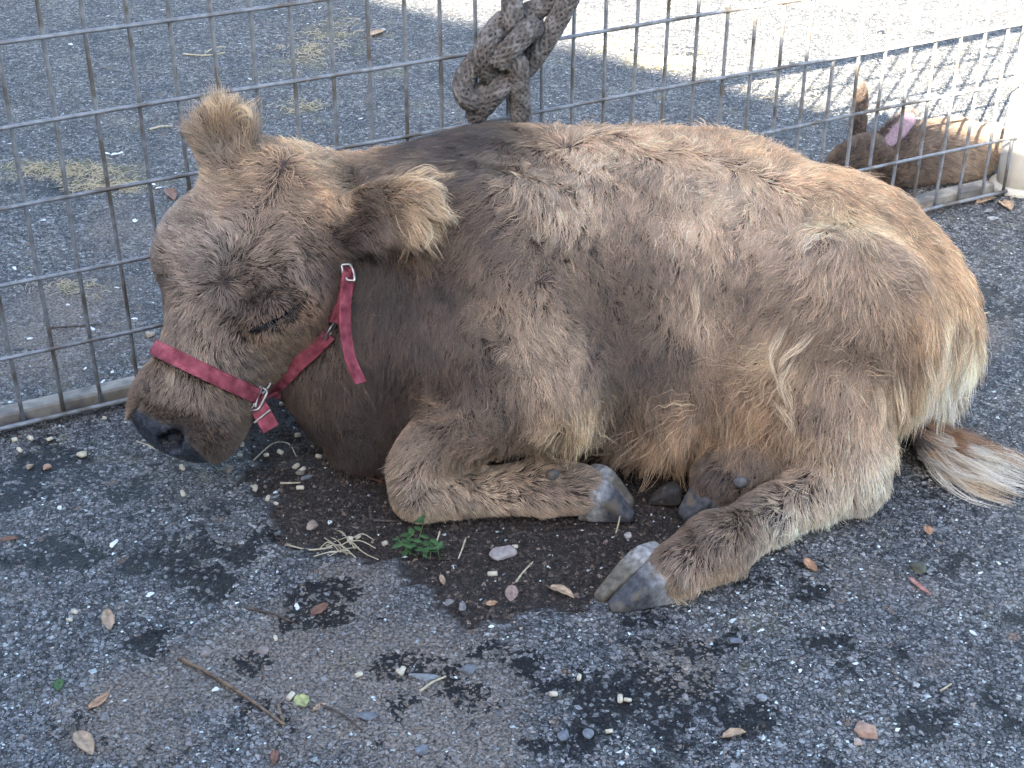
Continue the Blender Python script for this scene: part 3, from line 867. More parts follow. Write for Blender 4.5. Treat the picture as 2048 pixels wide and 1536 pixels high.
GUIDES = [
    # u, v, direction on the picture (deg, 90 = down), length cm, lift, palette, curl
    # --- poll, forehead, face
    (520, 345, 185, 3.60, 0.5, 'rufous', 0.5), (430, 338, 178, 3.80, 0.4, 'blond', 0.3), (600, 355, 20, 3.50, 0.5, 'rufous', 0.5), (640, 390, 60, 3.20, 0.4, 'rufous', 0.4),
    (500, 400, 160, 3.00, 0.35, 'brown', 0.5), (430, 400, 195, 2.80, 0.3, 'grey', 0.3), (560, 430, 10, 2.16, 0.3, 'grey', 0.4), (620, 470, 30, 1.73, 0.25, 'mid', 0.3),
    (380, 440, 215, 1.87, 0.3, 'grey', 0.3), (340, 480, 225, 1.87, 0.3, 'grey', 0.3), (460, 470, 255, 1.87, 0.3, 'grey', 0.4), (530, 500, -15, 2.16, 0.3, 'taupe', 0.4),
    (580, 560, 35, 2.02, 0.3, 'grey', 0.3), (330, 540, 215, 1.73, 0.35, 'mid', 0.3), (420, 540, 225, 1.73, 0.3, 'grey', 0.3), (490, 570, 10, 1.73, 0.3, 'brown', 0.3),
    (360, 600, 120, 1.73, 0.25, 'grey', 0.3), (430, 620, 70, 1.73, 0.25, 'brown', 0.3), (480, 650, 175, 1.1, 0.2, 'mid', 0.2), (535, 612, 30, 0.7, 0.15, 'dark', 0.1), (560, 600, 30, 0.8, 0.15, 'dark', 0.1), (510, 632, 200, 0.7, 0.15, 'dark', 0.1), (560, 650, 40, 0.6, 0.15, 'taupe', 0.1), (530, 668, 40, 0.7, 0.15, 'mid', 0.1), (595, 640, 60, 0.9, 0.15, 'chest', 0.1),
    (350, 670, 95, 2.45, 0.2, 'taupe', 0.3), (400, 690, 90, 2.45, 0.2, 'taupe', 0.3), (470, 700, 60, 1.58, 0.2, 'grey', 0.2), (540, 690, 20, 1.44, 0.2, 'mid', 0.15), (560, 680, 15, 1.44, 0.2, 'rufous', 0.15),
    (600, 620, 60, 1.30, 0.2, 'chest', 0.15), (640, 560, 95, 1.44, 0.2, 'mid', 0.15), (620, 690, 60, 1.44, 0.2, 'mid', 0.15), (590, 740, 70, 1.58, 0.25, 'mid', 0.2), (660, 620, 95, 1.58, 0.2, 'mid', 0.15),
    (320, 740, 95, 2.16, 0.2, 'taupe', 0.3), (380, 760, 90, 2.16, 0.2, 'taupe', 0.3), (440, 790, 75, 1.58, 0.2, 'brown', 0.2), (480, 820, 70, 1.44, 0.25, 'brown', 0.2),
    (300, 790, 95, 1.30, 0.15, 'brown', 0.1), (350, 820, 90, 1.01, 0.15, 'mid', 0.1), (420, 840, 60, 1.01, 0.25, 'mid', 0.1), (440, 870, 60, 1.08, 0.3, 'mid', 0.15), (400, 895, 90, 0.86, 0.3, 'dark', 0.1),
    # --- ears
    (700, 470, 20, 2.0, 0.25, 'black', 0.2), (720, 430, -10, 2.2, 0.25, 'dark', 0.2), (760, 390, -15, 3.0, 0.3, 'mid', 0.2), (760, 440, 10, 3.2, 0.3, 'dark', 0.2), (800, 370, -15, 4.0, 0.35, 'blond', 0.25),
    (840, 370, 0, 5.0, 0.35, 'blond', 0.25), (845, 410, 25, 5.5, 0.35, 'blond', 0.25), (800, 440, 40, 5.5, 0.35, 'rufous', 0.25), (760, 470, 50, 4.5, 0.3, 'mid', 0.2),
    (445, 300, -85, 2.0, 0.3, 'dark', 0.2), (440, 260, -90, 2.6, 0.35, 'mid', 0.2), (405, 270, 215, 2.4, 0.4, 'brown', 0.2), (480, 270, -40, 2.4, 0.4, 'brown', 0.2), (442, 228, -90, 4.2, 0.45, 'blond', 0.25), (470, 235, -60, 4.2, 0.45, 'blond', 0.25), (415, 240, 250, 4.0, 0.45, 'blond', 0.25), (420, 310, 215, 2.4, 0.3, 'brown', 0.2),
    # --- neck
    (650, 335, -130, 3.4, 0.55, 'blond', 0.4), (720, 315, -120, 3.2, 0.55, 'rufous', 0.4), (800, 290, -110, 3.2, 0.5, 'rufous', 0.4), (900, 268, -100, 3.2, 0.5, 'rufous', 0.4), (700, 350, 150, 3.2, 0.4, 'mid', 0.3), (780, 320, 150, 3.2, 0.35, 'mid', 0.3), (960, 275, 170, 3.2, 0.4, 'dark', 0.3), (1030, 270, 150, 3.0, 0.35, 'dark', 0.2),
    (880, 310, 165, 3.2, 0.3, 'black', 0.2), (900, 380, 140, 3.2, 0.25, 'black', 0.3), (900, 450, 110, 3.4, 0.3, 'dark', 0.6), (880, 540, 100, 3.4, 0.3, 'dark', 0.7), (800, 560, 95, 3.4, 0.35, 'dark', 0.4), (740, 600, 95, 3.4, 0.35, 'dark', 0.4), (720, 700, 92, 3.4, 0.4, 'mid', 0.45), (790, 680, 92, 3.4, 0.35, 'dark', 0.35), (850, 640, 95, 3.0, 0.25, 'mid', 0.5),
    (660, 780, 100, 3.2, 0.45, 'mid', 0.5), (720, 820, 95, 3.6, 0.45, 'dark', 0.5), (780, 780, 95, 3.2, 0.4, 'dark', 0.5), (700, 870, 95, 3.4, 0.5, 'dark', 0.5),
    # --- shoulder
    (980, 340, 155, 3.2, 0.25, 'mid', 0.3), (1060, 320, 120, 3.4, 0.25, 'taupe', 0.3), (980, 420, 150, 3.4, 0.3, 'mid', 0.4), (1080, 400, 110, 3.4, 0.25, 'pale', 0.35), (1000, 480, 140, 3.2, 0.3, 'brown', 0.6), (960, 560, 110, 3.0, 0.35, 'mid', 0.9), (1060, 520, 100, 3.0, 0.3, 'brown', 0.8),
    (1010, 620, 60, 2.8, 0.3, 'taupe', 0.5), (1060, 660, 55, 2.8, 0.3, 'pale', 0.4), (1100, 720, 65, 2.8, 0.3, 'pale', 0.4), (1140, 760, 85, 3.0, 0.3, 'taupe', 0.3), (960, 680, 90, 2.8, 0.35, 'mid', 0.8), (1000, 760, 100, 2.8, 0.35, 'mid', 0.8), (920, 740, 100, 2.8, 0.35, 'mid', 0.7), (870, 700, 100, 2.8, 0.3, 'mid', 0.5),
    (1080, 810, 95, 3.2, 0.35, 'brown', 0.5), (1150, 830, 90, 4.2, 0.35, 'blond', 0.35), (880, 840, 130, 3.0, 0.4, 'brown', 0.7), (960, 850, 110, 3.2, 0.4, 'brown', 0.6), (1040, 860, 95, 3.6, 0.35, 'brown', 0.5), (830, 900, 140, 2.8, 0.45, 'taupe', 0.6),
    (800, 960, 130, 1.58, 0.5, 'pale', 0.2), (850, 980, 60, 1.44, 0.45, 'taupe', 0.2), (920, 970, 15, 1.44, 0.4, 'taupe', 0.2), (1000, 970, 8, 1.44, 0.4, 'pale', 0.2), (1080, 970, 5, 1.44, 0.4, 'taupe', 0.2), (1140, 970, 5, 1.44, 0.35, 'taupe', 0.2), (900, 1020, 60, 1.58, 0.5, 'pale', 0.2), (1050, 1015, 45, 1.73, 0.5, 'pale', 0.2), (1150, 1010, 20, 1.58, 0.4, 'taupe', 0.2),
    # --- back and ribs
    (1060, 275, 150, 3.2, 0.4, 'mid', 0.3), (1120, 275, -60, 3.4, 0.5, 'rufous', 0.3), (1200, 300, 90, 3.6, 0.35, 'pale', 0.4), (1320, 280, -60, 3.6, 0.5, 'rufous', 0.4), (1350, 330, 95, 3.8, 0.35, 'pale', 0.5), (1450, 290, -50, 3.8, 0.5, 'rufous', 0.4), (1480, 380, 105, 4.0, 0.35, 'pale', 0.6), (1560, 330, -30, 3.8, 0.5, 'rufous', 0.4), (1580, 430, 115, 4.2, 0.35, 'pale', 0.6),
    (1160, 400, 110, 3.4, 0.25, 'pale', 0.4), (1260, 400, 100, 3.4, 0.3, 'taupe', 0.5), (1380, 440, 100, 3.6, 0.3, 'pale', 0.6), (1200, 500, 85, 3.0, 0.4, 'brown', 1.0), (1300, 500, 90, 3.0, 0.4, 'brown', 0.9), (1400, 540, 95, 3.4, 0.35, 'taupe', 0.7), (1120, 560, 60, 2.8, 0.35, 'brown', 0.9), (1160, 620, 65, 2.6, 0.35, 'mid', 0.9), (1250, 600, 80, 2.6, 0.35, 'mid', 0.9), (1350, 640, 90, 2.8, 0.35, 'mid', 0.7), (1200, 700, 75, 2.8, 0.35, 'mid', 0.6), (1300, 730, 85, 3.0, 0.35, 'mid', 0.6), (1400, 600, 95, 4.0, 0.3, 'pale', 0.6),
    # --- belly fringe
    (1220, 800, 85, 4.2, 0.35, 'mid', 0.4), (1300, 810, 92, 5.2, 0.35, 'brown', 0.4), (1380, 800, 98, 6.0, 0.35, 'taupe', 0.45), (1450, 780, 105, 6.5, 0.38, 'rufous', 0.5), (1250, 850, 85, 5.0, 0.35, 'brown', 0.4), (1350, 845, 95, 6.5, 0.35, 'rufous', 0.45), (1400, 730, 95, 4.5, 0.35, 'brown', 0.6), (1470, 700, 110, 5.0, 0.4, 'brown', 0.9),
    (1530, 640, 120, 4.8, 0.4, 'brown', 0.9), (1570, 690, 130, 6.0, 0.45, 'blond', 0.6), (1540, 780, 115, 6.8, 0.4, 'rufous', 0.5), (1500, 560, 110, 4.0, 0.35, 'mid', 0.8), (1480, 480, 100, 4.0, 0.35, 'taupe', 0.7), (1310, 890, 92, 6.0, 0.35, 'taupe', 0.4), (1400, 870, 98, 6.5, 0.35, 'rufous', 0.4), (1480, 850, 105, 6.0, 0.35, 'brown', 0.4), (1250, 900, 88, 5.0, 0.3, 'brown', 0.3),
    # --- hip, rump, thigh
    (1640, 370, 20, 3.8, 0.45, 'rufous', 0.5), (1680, 430, 60, 4.0, 0.3, 'blond', 0.5), (1620, 500, 130, 4.0, 0.3, 'pale', 0.5), (1700, 500, 60, 3.6, 0.3, 'taupe', 0.3), (1760, 430, 35, 3.6, 0.4, 'rufous', 0.4), (1840, 470, 40, 3.4, 0.45, 'rufous', 0.4), (1780, 540, 40, 3.6, 0.3, 'taupe', 0.3), (1650, 580, 110, 3.6, 0.3, 'taupe', 0.4), (1740, 610, 50, 3.4, 0.3, 'taupe', 0.3), (1860, 560, 70, 3.4, 0.4, 'rufous', 0.3), (1910, 560, 60, 3.4, 0.55, 'rufous', 0.3), (1900, 640, 95, 4.2, 0.45, 'blond', 0.3), (1830, 640, 85, 4.0, 0.35, 'rufous', 0.4),
    (1880, 720, 98, 6.5, 0.45, 'cream', 0.25), (1800, 710, 95, 5.0, 0.35, 'taupe', 0.4), (1700, 680, 110, 4.0, 0.35, 'brown', 0.7), (1620, 640, 120, 4.2, 0.35, 'brown', 0.9), (1760, 660, 90, 4.0, 0.35, 'brown', 0.7), (1660, 760, 115, 4.0, 0.35, 'taupe', 0.5), (1740, 770, 95, 4.8, 0.35, 'pale', 0.4), (1820, 780, 95, 6.0, 0.4, 'blond', 0.25), (1600, 790, 120, 3.6, 0.35, 'brown', 0.4),
    (1640, 850, 110, 2.8, 0.4, 'taupe', 0.3), (1700, 850, 95, 3.6, 0.4, 'pale', 0.3), (1740, 870, 80, 3.6, 0.45, 'pale', 0.25), (1680, 920, 110, 2.03, 0.45, 'taupe', 0.25), (1730, 940, 70, 2.50, 0.5, 'cream', 0.2),
    (1600, 960, 150, 1.72, 0.5, 'taupe', 0.2), (1640, 990, 90, 1.87, 0.5, 'pale', 0.2), (1700, 1000, 75, 2.34, 0.55, 'cream', 0.2), (1540, 1010, 160, 1.72, 0.5, 'brown', 0.2), (1560, 1060, 75, 2.18, 0.55, 'cream', 0.2), (1450, 1060, 165, 1.72, 0.5, 'brown', 0.2), (1460, 1110, 70, 2.18, 0.55, 'pale', 0.2), (1390, 1100, 150, 1.72, 0.5, 'brown', 0.2), (1400, 1145, 70, 2.18, 0.5, 'pale', 0.2), (1500, 1075, 90, 1.72, 0.5, 'taupe', 0.2), (1620, 1030, 70, 2.18, 0.55, 'cream', 0.2),
    (1440, 930, 130, 1.72, 0.45, 'brown', 0.3), (1500, 920, 110, 1.87, 0.4, 'mid', 0.3), (1410, 960, 100, 1.56, 0.45, 'mid', 0.2),
    (1870, 850, 20, 3.0, 0.3, 'chest', 0.2),
]
G = make_guides(CS, GUIDES)
def headloc(p):
    q = (p - HO) / HK
    return q @ HF, q @ HL, q @ HD
def pad_mask(p):
    """bare nose leather"""
    f, l, d = headloc(p)
    e = f - 0.374 - 1.2 * np.clip(np.abs(l) - 0.045, 0, 1) - 0.6 * np.clip(-0.085 - d, 0, 1)
    return np.clip(e / 0.006, 0, 1)
def seg_dist(p, a, b):
    t = np.clip((p - a) @ (b - a) / ((b - a) @ (b - a)), 0, 1)
    return np.linalg.norm(p - a - t[:, None] * (b - a), axis=1)
def bare(p):
    m = pad_mask(p) > 0.5
    tt = np.clip((p - ea) @ (eb - ea) / ((eb - ea) @ (eb - ea)), 0, 1)
    m |= seg_dist(p, ea, eb) < 0.0042 + 0.0066 * np.sin(np.pi * np.clip(tt * 0.9 + 0.05, 0, 1))
    for c in nn_pts: m |= np.linalg.norm(p - c, axis=1) < 0.016
    return m
nn_pts = [x for x in nn if x is not None]
# ------------------------------------------------------------------ calf: body, coat and hard parts
calf = empty('calf', (0.1, 1.9, 0.0))
tag(calf, 'shaggy brown calf lying curled on the asphalt beside the wire fence', 'calf')
_, BN = CS.sample(BV, True)
skin = np.tile(np.array([0.040, 0.025, 0.018]), (len(BV), 1))
f_, l_, d_ = headloc(BV)
pm = pad_mask(BV)
skin = skin * (1 - pm[:, None]) + np.array([0.030, 0.032, 0.040]) * pm[:, None]
for c in nn_pts:
    w = np.clip(1 - (np.linalg.norm(BV - c, axis=1) - 0.012) / 0.004, 0, 1)[:, None] * 0.97
    skin = skin * (1 - w) + np.array([0.003, 0.003, 0.003]) * w  # nostril hollow painted near black, deepening its shade in the skin colour
eyew = np.zeros(len(BV))
eyew = np.clip(1 - (seg_dist(BV, ea, eb) - 0.009) / 0.004, 0, 1)
skin = skin * (1 - eyew[:, None]) + np.array([0.016, 0.014, 0.015]) * eyew[:, None]
bme = mesh_from(BV, BF)
color_attr(bme, 'col', skin)
float_attr(bme, 'pad', np.clip(pm + eyew, 0, 1))
bm_ = new_mat('calf_skin', 0.7)
nt, N, L = nodes_of(bm_)
b_ = N['Principled BSDF']
a = N.new('ShaderNodeAttribute'); a.attribute_name = 'col'
n = N.new('ShaderNodeTexNoise'); n.inputs['Scale'].default_value = 140; n.inputs['Detail'].default_value = 4
v = N.new('ShaderNodeTexVoronoi'); v.feature = 'DISTANCE_TO_EDGE'; v.inputs['Scale'].default_value = 330
tcx = N.new('ShaderNodeTexCoord'); L.new(tcx.outputs['Object'], n.inputs['Vector']); L.new(tcx.outputs['Object'], v.inputs['Vector'])
r = ramp(nt, [(0.35, (0.7, 0.7, 0.7)), (0.68, (1.9, 1.9, 2.0))]); L.new(n.outputs['Fac'], r.inputs['Fac'])
mx = N.new('ShaderNodeMix'); mx.data_type = 'RGBA'; mx.blend_type = 'MULTIPLY'; mx.inputs['Factor'].default_value = 1
L.new(a.outputs['Color'], mx.inputs['A']); L.new(r.outputs['Color'], mx.inputs['B']); L.new(mx.outputs['Result'], b_.inputs['Base Color'])
pa = N.new('ShaderNodeAttribute'); pa.attribute_name = 'pad'
mr = N.new('ShaderNodeMapRange'); mr.inputs['To Min'].default_value = 0.75; mr.inputs['To Max'].default_value = 0.24
L.new(pa.outputs['Fac'], mr.inputs['Value']); L.new(mr.outputs['Result'], b_.inputs['Roughness'])
bp = N.new('ShaderNodeBump'); bp.inputs['Distance'].default_value = 0.0022; bp.inputs['Strength'].default_value = 0.8
L.new(v.outputs['Distance'], bp.inputs['Height']); L.new(bp.outputs['Normal'], b_.inputs['Normal'])
link('body', bme, bm_, calf)

# ------------------------------------------------------------------ halter (straps laid over the coat)
halter = empty('halter', W(0.2, 0, -0.09))
tag(halter, 'worn red webbing halter with silver buckles on the calf\'s head', 'halter')
def web_mat(name, c0, c1):
    m = new_mat(name, 0.85, c0, spec=0.25)
    nt, N, L = nodes_of(m)
    b = N['Principled BSDF']
    uv = N.new('ShaderNodeUVMap')
    w1 = N.new('ShaderNodeTexWave'); w1.bands_direction = 'X'; w1.inputs['Scale'].default_value = 170; w1.inputs['Distortion'].default_value = 0.6
    w2 = N.new('ShaderNodeTexWave'); w2.bands_direction = 'Y'; w2.inputs['Scale'].default_value = 110
    nz = N.new('ShaderNodeTexNoise'); nz.inputs['Scale'].default_value = 55; nz.inputs['Detail'].default_value = 7
    for x in (w1, w2, nz): L.new(uv.outputs[0], x.inputs['Vector'])
    mu = N.new('ShaderNodeMath'); mu.operation = 'ADD'; L.new(w1.outputs['Fac'], mu.inputs[0]); L.new(w2.outputs['Fac'], mu.inputs[1])
    r = ramp(nt, [(0.32, c0), (0.55, c1), (0.78, tuple(min(1, x * 1.6 + 0.04) for x in c1))]); L.new(nz.outputs['Fac'], r.inputs['Fac'])
    L.new(r.outputs['Color'], b.inputs['Base Color'])
    bp = N.new('ShaderNodeBump'); bp.inputs['Distance'].default_value = 0.0007; bp.inputs['Strength'].default_value = 0.7
    L.new(mu.outputs[0], bp.inputs['Height']); L.new(bp.outputs['Normal'], b.inputs['Normal'])
    return m
red = web_mat('red_webbing', (0.17, 0.030, 0.042), (0.33, 0.075, 0.092))
def ribbon(path, nrm, width, thick=0.003, closed=False):
    path = np.asarray(path); nrm = np.asarray(nrm)
    T = np.gradient(path, axis=0) if not closed else np.roll(path, -1, 0) - np.roll(path, 1, 0)
    T /= np.linalg.norm(T, axis=1)[:, None]
    nrm = nrm - T * (nrm * T).sum(1, keepdims=True); nrm /= np.linalg.norm(nrm, axis=1)[:, None]
    sd = np.cross(T, nrm)
    w, t = width / 2, thick / 2
    prof = [(-w, -t * 0.5), (-w * 0.94, -t), (w * 0.94, -t), (w, -t * 0.5), (w, t * 0.5), (w * 0.94, t), (w * 0.80, t * 0.8), (w * 0.72, t), (-w * 0.72, t), (-w * 0.80, t * 0.8), (-w * 0.94, t), (-w, t * 0.5)]
    k = len(prof); m = len(path)
    V = np.concatenate([path + sd * x + nrm * y for x, y in prof], 1).reshape(-1, 3)
    F = []; UV = []
    s = np.concatenate([[0], np.cumsum(np.linalg.norm(np.diff(path, axis=0), axis=1))])
    vv = np.concatenate([[0], np.cumsum([np.hypot(prof[i][0] - prof[i - 1][0], prof[i][1] - prof[i - 1][1]) for i in range(1, k)])])
    for i in range(m if closed else m - 1):
        i2 = (i + 1) % m
        s2 = s[i2] if i2 > i else s[i] + 0.01
        for j in range(k):
            j2 = (j + 1) % k
            F.append((i * k + j, i * k + j2, i2 * k + j2, i2 * k + j)); UV += [(s[i], vv[j]), (s[i], vv[j] + 0.002 if j2 == 0 else vv[j2]), (s2, vv[j] + 0.002 if j2 == 0 else vv[j2]), (s2, vv[j])]
    if not closed:
        F.append(tuple(range(k))[::-1]); UV += [(0, 0)] * k
        F.append(tuple(range((m - 1) * k, m * k))); UV += [(0, 0)] * k
    me = mesh_from(V, F, False)
    u = me.uv_layers.new(name='UVMap')
    u.data.foreach_set('uv', np.array(UV, np.float32).ravel())
    return me
LIFT = 0.011
def first_hit(u, v):
    for k in range(60):                                        # nearest skin towards the middle of the head
        p = CS.hit(u + (520 - u) * k * 0.01, v + (640 - v) * k * 0.01)
        if p is not None: return p
def on_skin(pix, n=24, lift=LIFT):
    pts = np.array([first_hit(*q) for q in pix])
    path = smooth_path(pts, n)
    d, g = CS.sample(path, True)
    path = path + g * (lift - d)[:, None]
    for _ in range(3): path[1:-1] = 0.5 * path[1:-1] + 0.25 * (path[:-2] + path[2:])
    return path, g
# noseband: a loop right round the muzzle
q0, q1, q2 = first_hit(345, 712), first_hit(420, 748), first_hit(508, 795)
pn = unit(np.cross(q1 - q0, q2 - q0)); 
if pn @ HF < 0: pn = -pn
pn = unit(pn * 0.55 + HF * 0.45)
cc_ = W(0.285, 0, -0.085); cc_ = cc_ - pn * ((cc_ - q1) @ pn)
a1 = unit(HL - pn * (HL @ pn)); a2 = np.cross(pn, a1)
loop = []
for th in np.linspace(0, 2 * np.pi, 64, endpoint=False):
    dr = a1 * math.cos(th) + a2 * math.sin(th)
    t = 0.005
    while t < 0.14 and CS.sample((cc_ + dr * t)[None])[0] < 0: t += 0.001
    loop.append(t)
loop = np.array(loop)
for _ in range(6): loop = 0.5 * loop + 0.25 * (np.roll(loop, 1) + np.roll(loop, -1))
ths = np.linspace(0, 2 * np.pi, 64, endpoint=False)
dirs = np.cos(ths)[:, None] * a1 + np.sin(ths)[:, None] * a2
NB = cc_ + dirs * (loop + LIFT)[:, None]
link('noseband', ribbon(NB, dirs, 0.0215, 0.0032, True), red, halter)
# cheek strap from the noseband buckle to the ring
CP, CN = on_skin([(548, 782), (590, 738), (630, 695), (657, 662)])
link('cheek_strap', ribbon(CP, CN, 0.021), red, halter)
KP, KN = on_skin([(538, 792), (552, 776)], 6, LIFT + 0.004)
link('keeper_loop', ribbon(KP, KN, 0.026, 0.004), red, halter)
# throat strap from the ring up under the ear, over the poll
TP, TN = on_skin([(664, 640), (682, 606), (694, 570), (697, 530)])
link('throat_strap', ribbon(TP, TN, 0.019), red, halter)
XP, XN = on_skin([(648, 392), (640, 384), (628, 370), (616, 358)], 20, 0.001)
link('crown_strap', ribbon(XP, XN, 0.014), red, halter)
# loose strap end hanging beside the cheek
hp = first_hit(697, 548)
hn = CS.sample(hp[None], True)[1][0]
h0 = hp + hn * 0.02
dep = (h0 - CAM) @ FWD
def atdepth(u, v, d): return CAM + ray(u, v) * d
HP = smooth_path([atdepth(697, 545, dep), atdepth(692, 590, dep - 0.004), atdepth(690, 650, dep - 0.008), atdepth(700, 715, dep - 0.012), atdepth(722, 766, dep - 0.016)], 26)
hnrm = np.tile(unit(RGT * 0.80 - FWD * 0.6), (26, 1))
link('strap_end', ribbon(HP, hnrm, 0.020, 0.0036), red, halter)
# short free end below the noseband buckle
nbi = int(np.argmin(np.linalg.norm(NB - (first_hit(510, 796) + 0.01 * hn), axis=1)))
bk = NB[nbi]; bn_ = unit(dirs[nbi] * 0.6 - FWD * 0.4)
bdep = (bk - CAM) @ FWD
SP = smooth_path([atdepth(505, 790, bdep - 0.012), atdepth(522, 822, bdep - 0.016), atdepth(533, 842, bdep - 0.016), atdepth(542, 858, bdep - 0.014)], 12)
link('strap_end', ribbon(SP, np.tile(unit(-FWD + RGT * 0.25), (12, 1)), 0.024, 0.0034), red, halter)
steel = noisy_mat('worn_steel', (0.24, 0.23, 0.215), (0.42, 0.41, 0.39), 120, 0.36, 0.9, 0.15, 5, 0.0006)
def wire_frame(name, pts, r=0.0023, closed=True, par=None):
    q = np.array(pts)
    if closed: q = np.vstack([q, q[0]])
    n = 12 * len(pts)
    t = np.linspace(0, len(q) - 1 - 1e-6, n); i = t.astype(int); f = (t - i)[:, None]
    path = q[i] * (1 - f) + q[i + 1] * f
    for _ in range(4): path[1:-1] = 0.5 * path[1:-1] + 0.25 * (path[:-2] + path[2:])
    V, F = tube(path, r, 8)
    return link(name, mesh_from(V, F), steel, par or halter)
bd = bdep - 0.019
bkl = wire_frame('buckle', [atdepth(508, 766, bd), atdepth(536, 782, bd), atdepth(517, 820, bd), atdepth(486, 822, bd)])
wire_frame('buckle_tongue', [atdepth(524, 775, bd - 0.002), atdepth(503, 818, bd - 0.002)], 0.0016, False, bkl)
wire_frame('buckle_bar', [atdepth(520, 770, bd - 0.001), atdepth(510, 815, bd - 0.001)], 0.0022, False, bkl)
wire_frame('keeper_bar', [atdepth(508, 846, bd), atdepth(541, 820, bd)], 0.0019, False)
wire_frame('square_ring', [atdepth(519, 777, bd + 0.003), atdepth(536, 762, bd + 0.003), atdepth(541, 768, bd + 0.003), atdepth(526, 788, bd + 0.003)], 0.0019)
rp = CP[-1]; rn = CN[-1]
ra = unit(TP[0] - CP[-1]); rb = unit(np.cross(rn, ra))
ring = [rp + ra * (0.006 + 0.013 * math.cos(t)) + (rb * 0.35 + rn * 0.9) * 0.011 * math.sin(t) + rn * 0.003 for t in np.linspace(0, 2 * math.pi, 17)[:-1]]
wire_frame('ring', ring, 0.0019)
bd = dep - 0.004
wire_frame('buckle', [atdepth(683, 530, bd), atdepth(686, 548, bd), atdepth(696, 561, bd - 0.002), atdepth(710, 561, bd - 0.003), atdepth(708, 545, bd), atdepth(700, 528, bd)], 0.002)

# ------------------------------------------------------------------ coat
straps = np.concatenate([NB, CP, TP])
kds = kdtree.KDTree(len(straps))
for i, q in enumerate(straps): kds.insert(q, i)
kds.balance()
def shorten(p):
    d = np.fromiter((kds.find(q)[2] for q in p.tolist()), float, len(p))
    lat = np.sqrt(np.clip(d ** 2 - LIFT ** 2, 0, None))
    s = np.clip((lat - 0.0065) / 0.008, 0.16, 1)
    f, l, dd = headloc(p)
    e = np.linalg.norm(p - EYE_N, axis=1)
    s *= np.clip((seg_dist(p, ea, eb) - 0.007) / 0.035, 0.10, 1)
    pd = np.clip((0.368 - f) / 0.03, 0.25, 1)
    s *= np.where(f > 0.30, pd, 1)
    return s
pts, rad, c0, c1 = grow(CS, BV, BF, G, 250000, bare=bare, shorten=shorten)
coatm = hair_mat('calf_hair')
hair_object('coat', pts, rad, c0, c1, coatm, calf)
# sparse longer guard hairs drawn into pointed wisps
def shorten_guard(p):
    f, l, dd = headloc(p)
    onhead = (f > 0.0) & (f < 0.45) & (np.abs(l) < 0.14) & (dd > -0.25)
    return shorten(p) * np.where(onhead, 0.75, 1.0) * np.where(p[:, 2] < 0.08, 0.7, 1.0)
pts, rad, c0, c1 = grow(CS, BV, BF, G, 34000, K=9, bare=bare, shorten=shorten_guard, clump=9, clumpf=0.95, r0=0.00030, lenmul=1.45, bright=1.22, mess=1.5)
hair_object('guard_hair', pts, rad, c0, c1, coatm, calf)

# tail switch and the long loose locks: guide strands, each a tuft
def tufts(rows, per, name, spread=0.006, r0=0.00032, K=12, splay=1.0, wave=1.0, lmin=0.72, mat=None):
    PT = []; RD = []; A = []; B = []
    for path, pal0, pal1, sc in rows:
        base = smooth_path(path, K)
        T, Nn, Bb = frames(base)
        n = int(per * sc)
        th = rng.uniform(0, 2 * np.pi, n); rr = np.sqrt(rng.random(n)) * spread
        tt = np.linspace(0, 1, K)
        wid = (0.55 + splay * 1.5 * tt - 0.9 * tt ** 3)[None, :]
        ox = (rr * np.cos(th))[:, None] * wid; oy = (rr * np.sin(th))[:, None] * wid
        wv = rng.normal(0, 0.0016 * wave, (n, 1)) * np.sin(tt[None] * rng.uniform(4, 9, (n, 1)) + rng.uniform(0, 6, (n, 1)))
        wv2 = rng.normal(0, 0.0016 * wave, (n, 1)) * np.sin(tt[None] * rng.uniform(4, 9, (n, 1)) + rng.uniform(0, 6, (n, 1)))
        ln = rng.uniform(lmin, 1.0, n)
        s = tt[None] * ln[:, None] * (K - 1); i = np.clip(s.astype(int), 0, K - 2); f = (s - i)[..., None]
        q = base[i] * (1 - f) + base[i + 1] * f
        q = q + Nn[i] * (ox + wv)[..., None] + Bb[i] * (oy + wv2)[..., None]
        q[..., 2] = np.maximum(q[..., 2], 0.0055 + 0.004 * rng.random((n, 1)))
        PT.append(q); RD.append(r0 * rng.uniform(0.7, 1.2, (n, 1)) * (1 - 0.75 * tt[None] ** 2))
        j = np.exp(rng.normal(0, 0.2, (n, 1)))
        A.append(np.clip(hairc(pal0) * j, 0, 0.9)); B.append(np.clip(hairc(pal1) * j, 0, 0.92))
    hair_object(name, np.concatenate(PT), np.concatenate(RD), np.concatenate(A), np.concatenate(B), mat or coatm, calf)
def gz(u, v, z): return gp(u, v, z)
BR, RU, BL, CR, TA = PAL['chest'], PAL['rufous'], PAL['blond'], ((0.5, 0.4, 0.28), (0.92, 0.87, 0.76)), PAL['pale']
top_ = [(1820, 830, 0.075), (1870, 852, 0.058), (1940, 868, 0.038), (2005, 895, 0.024), (2075, 940, 0.012)]
bot_ = [(1826, 868, 0.045), (1850, 915, 0.026), (1885, 958, 0.016), (1945, 992, 0.010), (2010, 1015, 0.008)]
tail_rows = []
tr = np.random.default_rng(41)
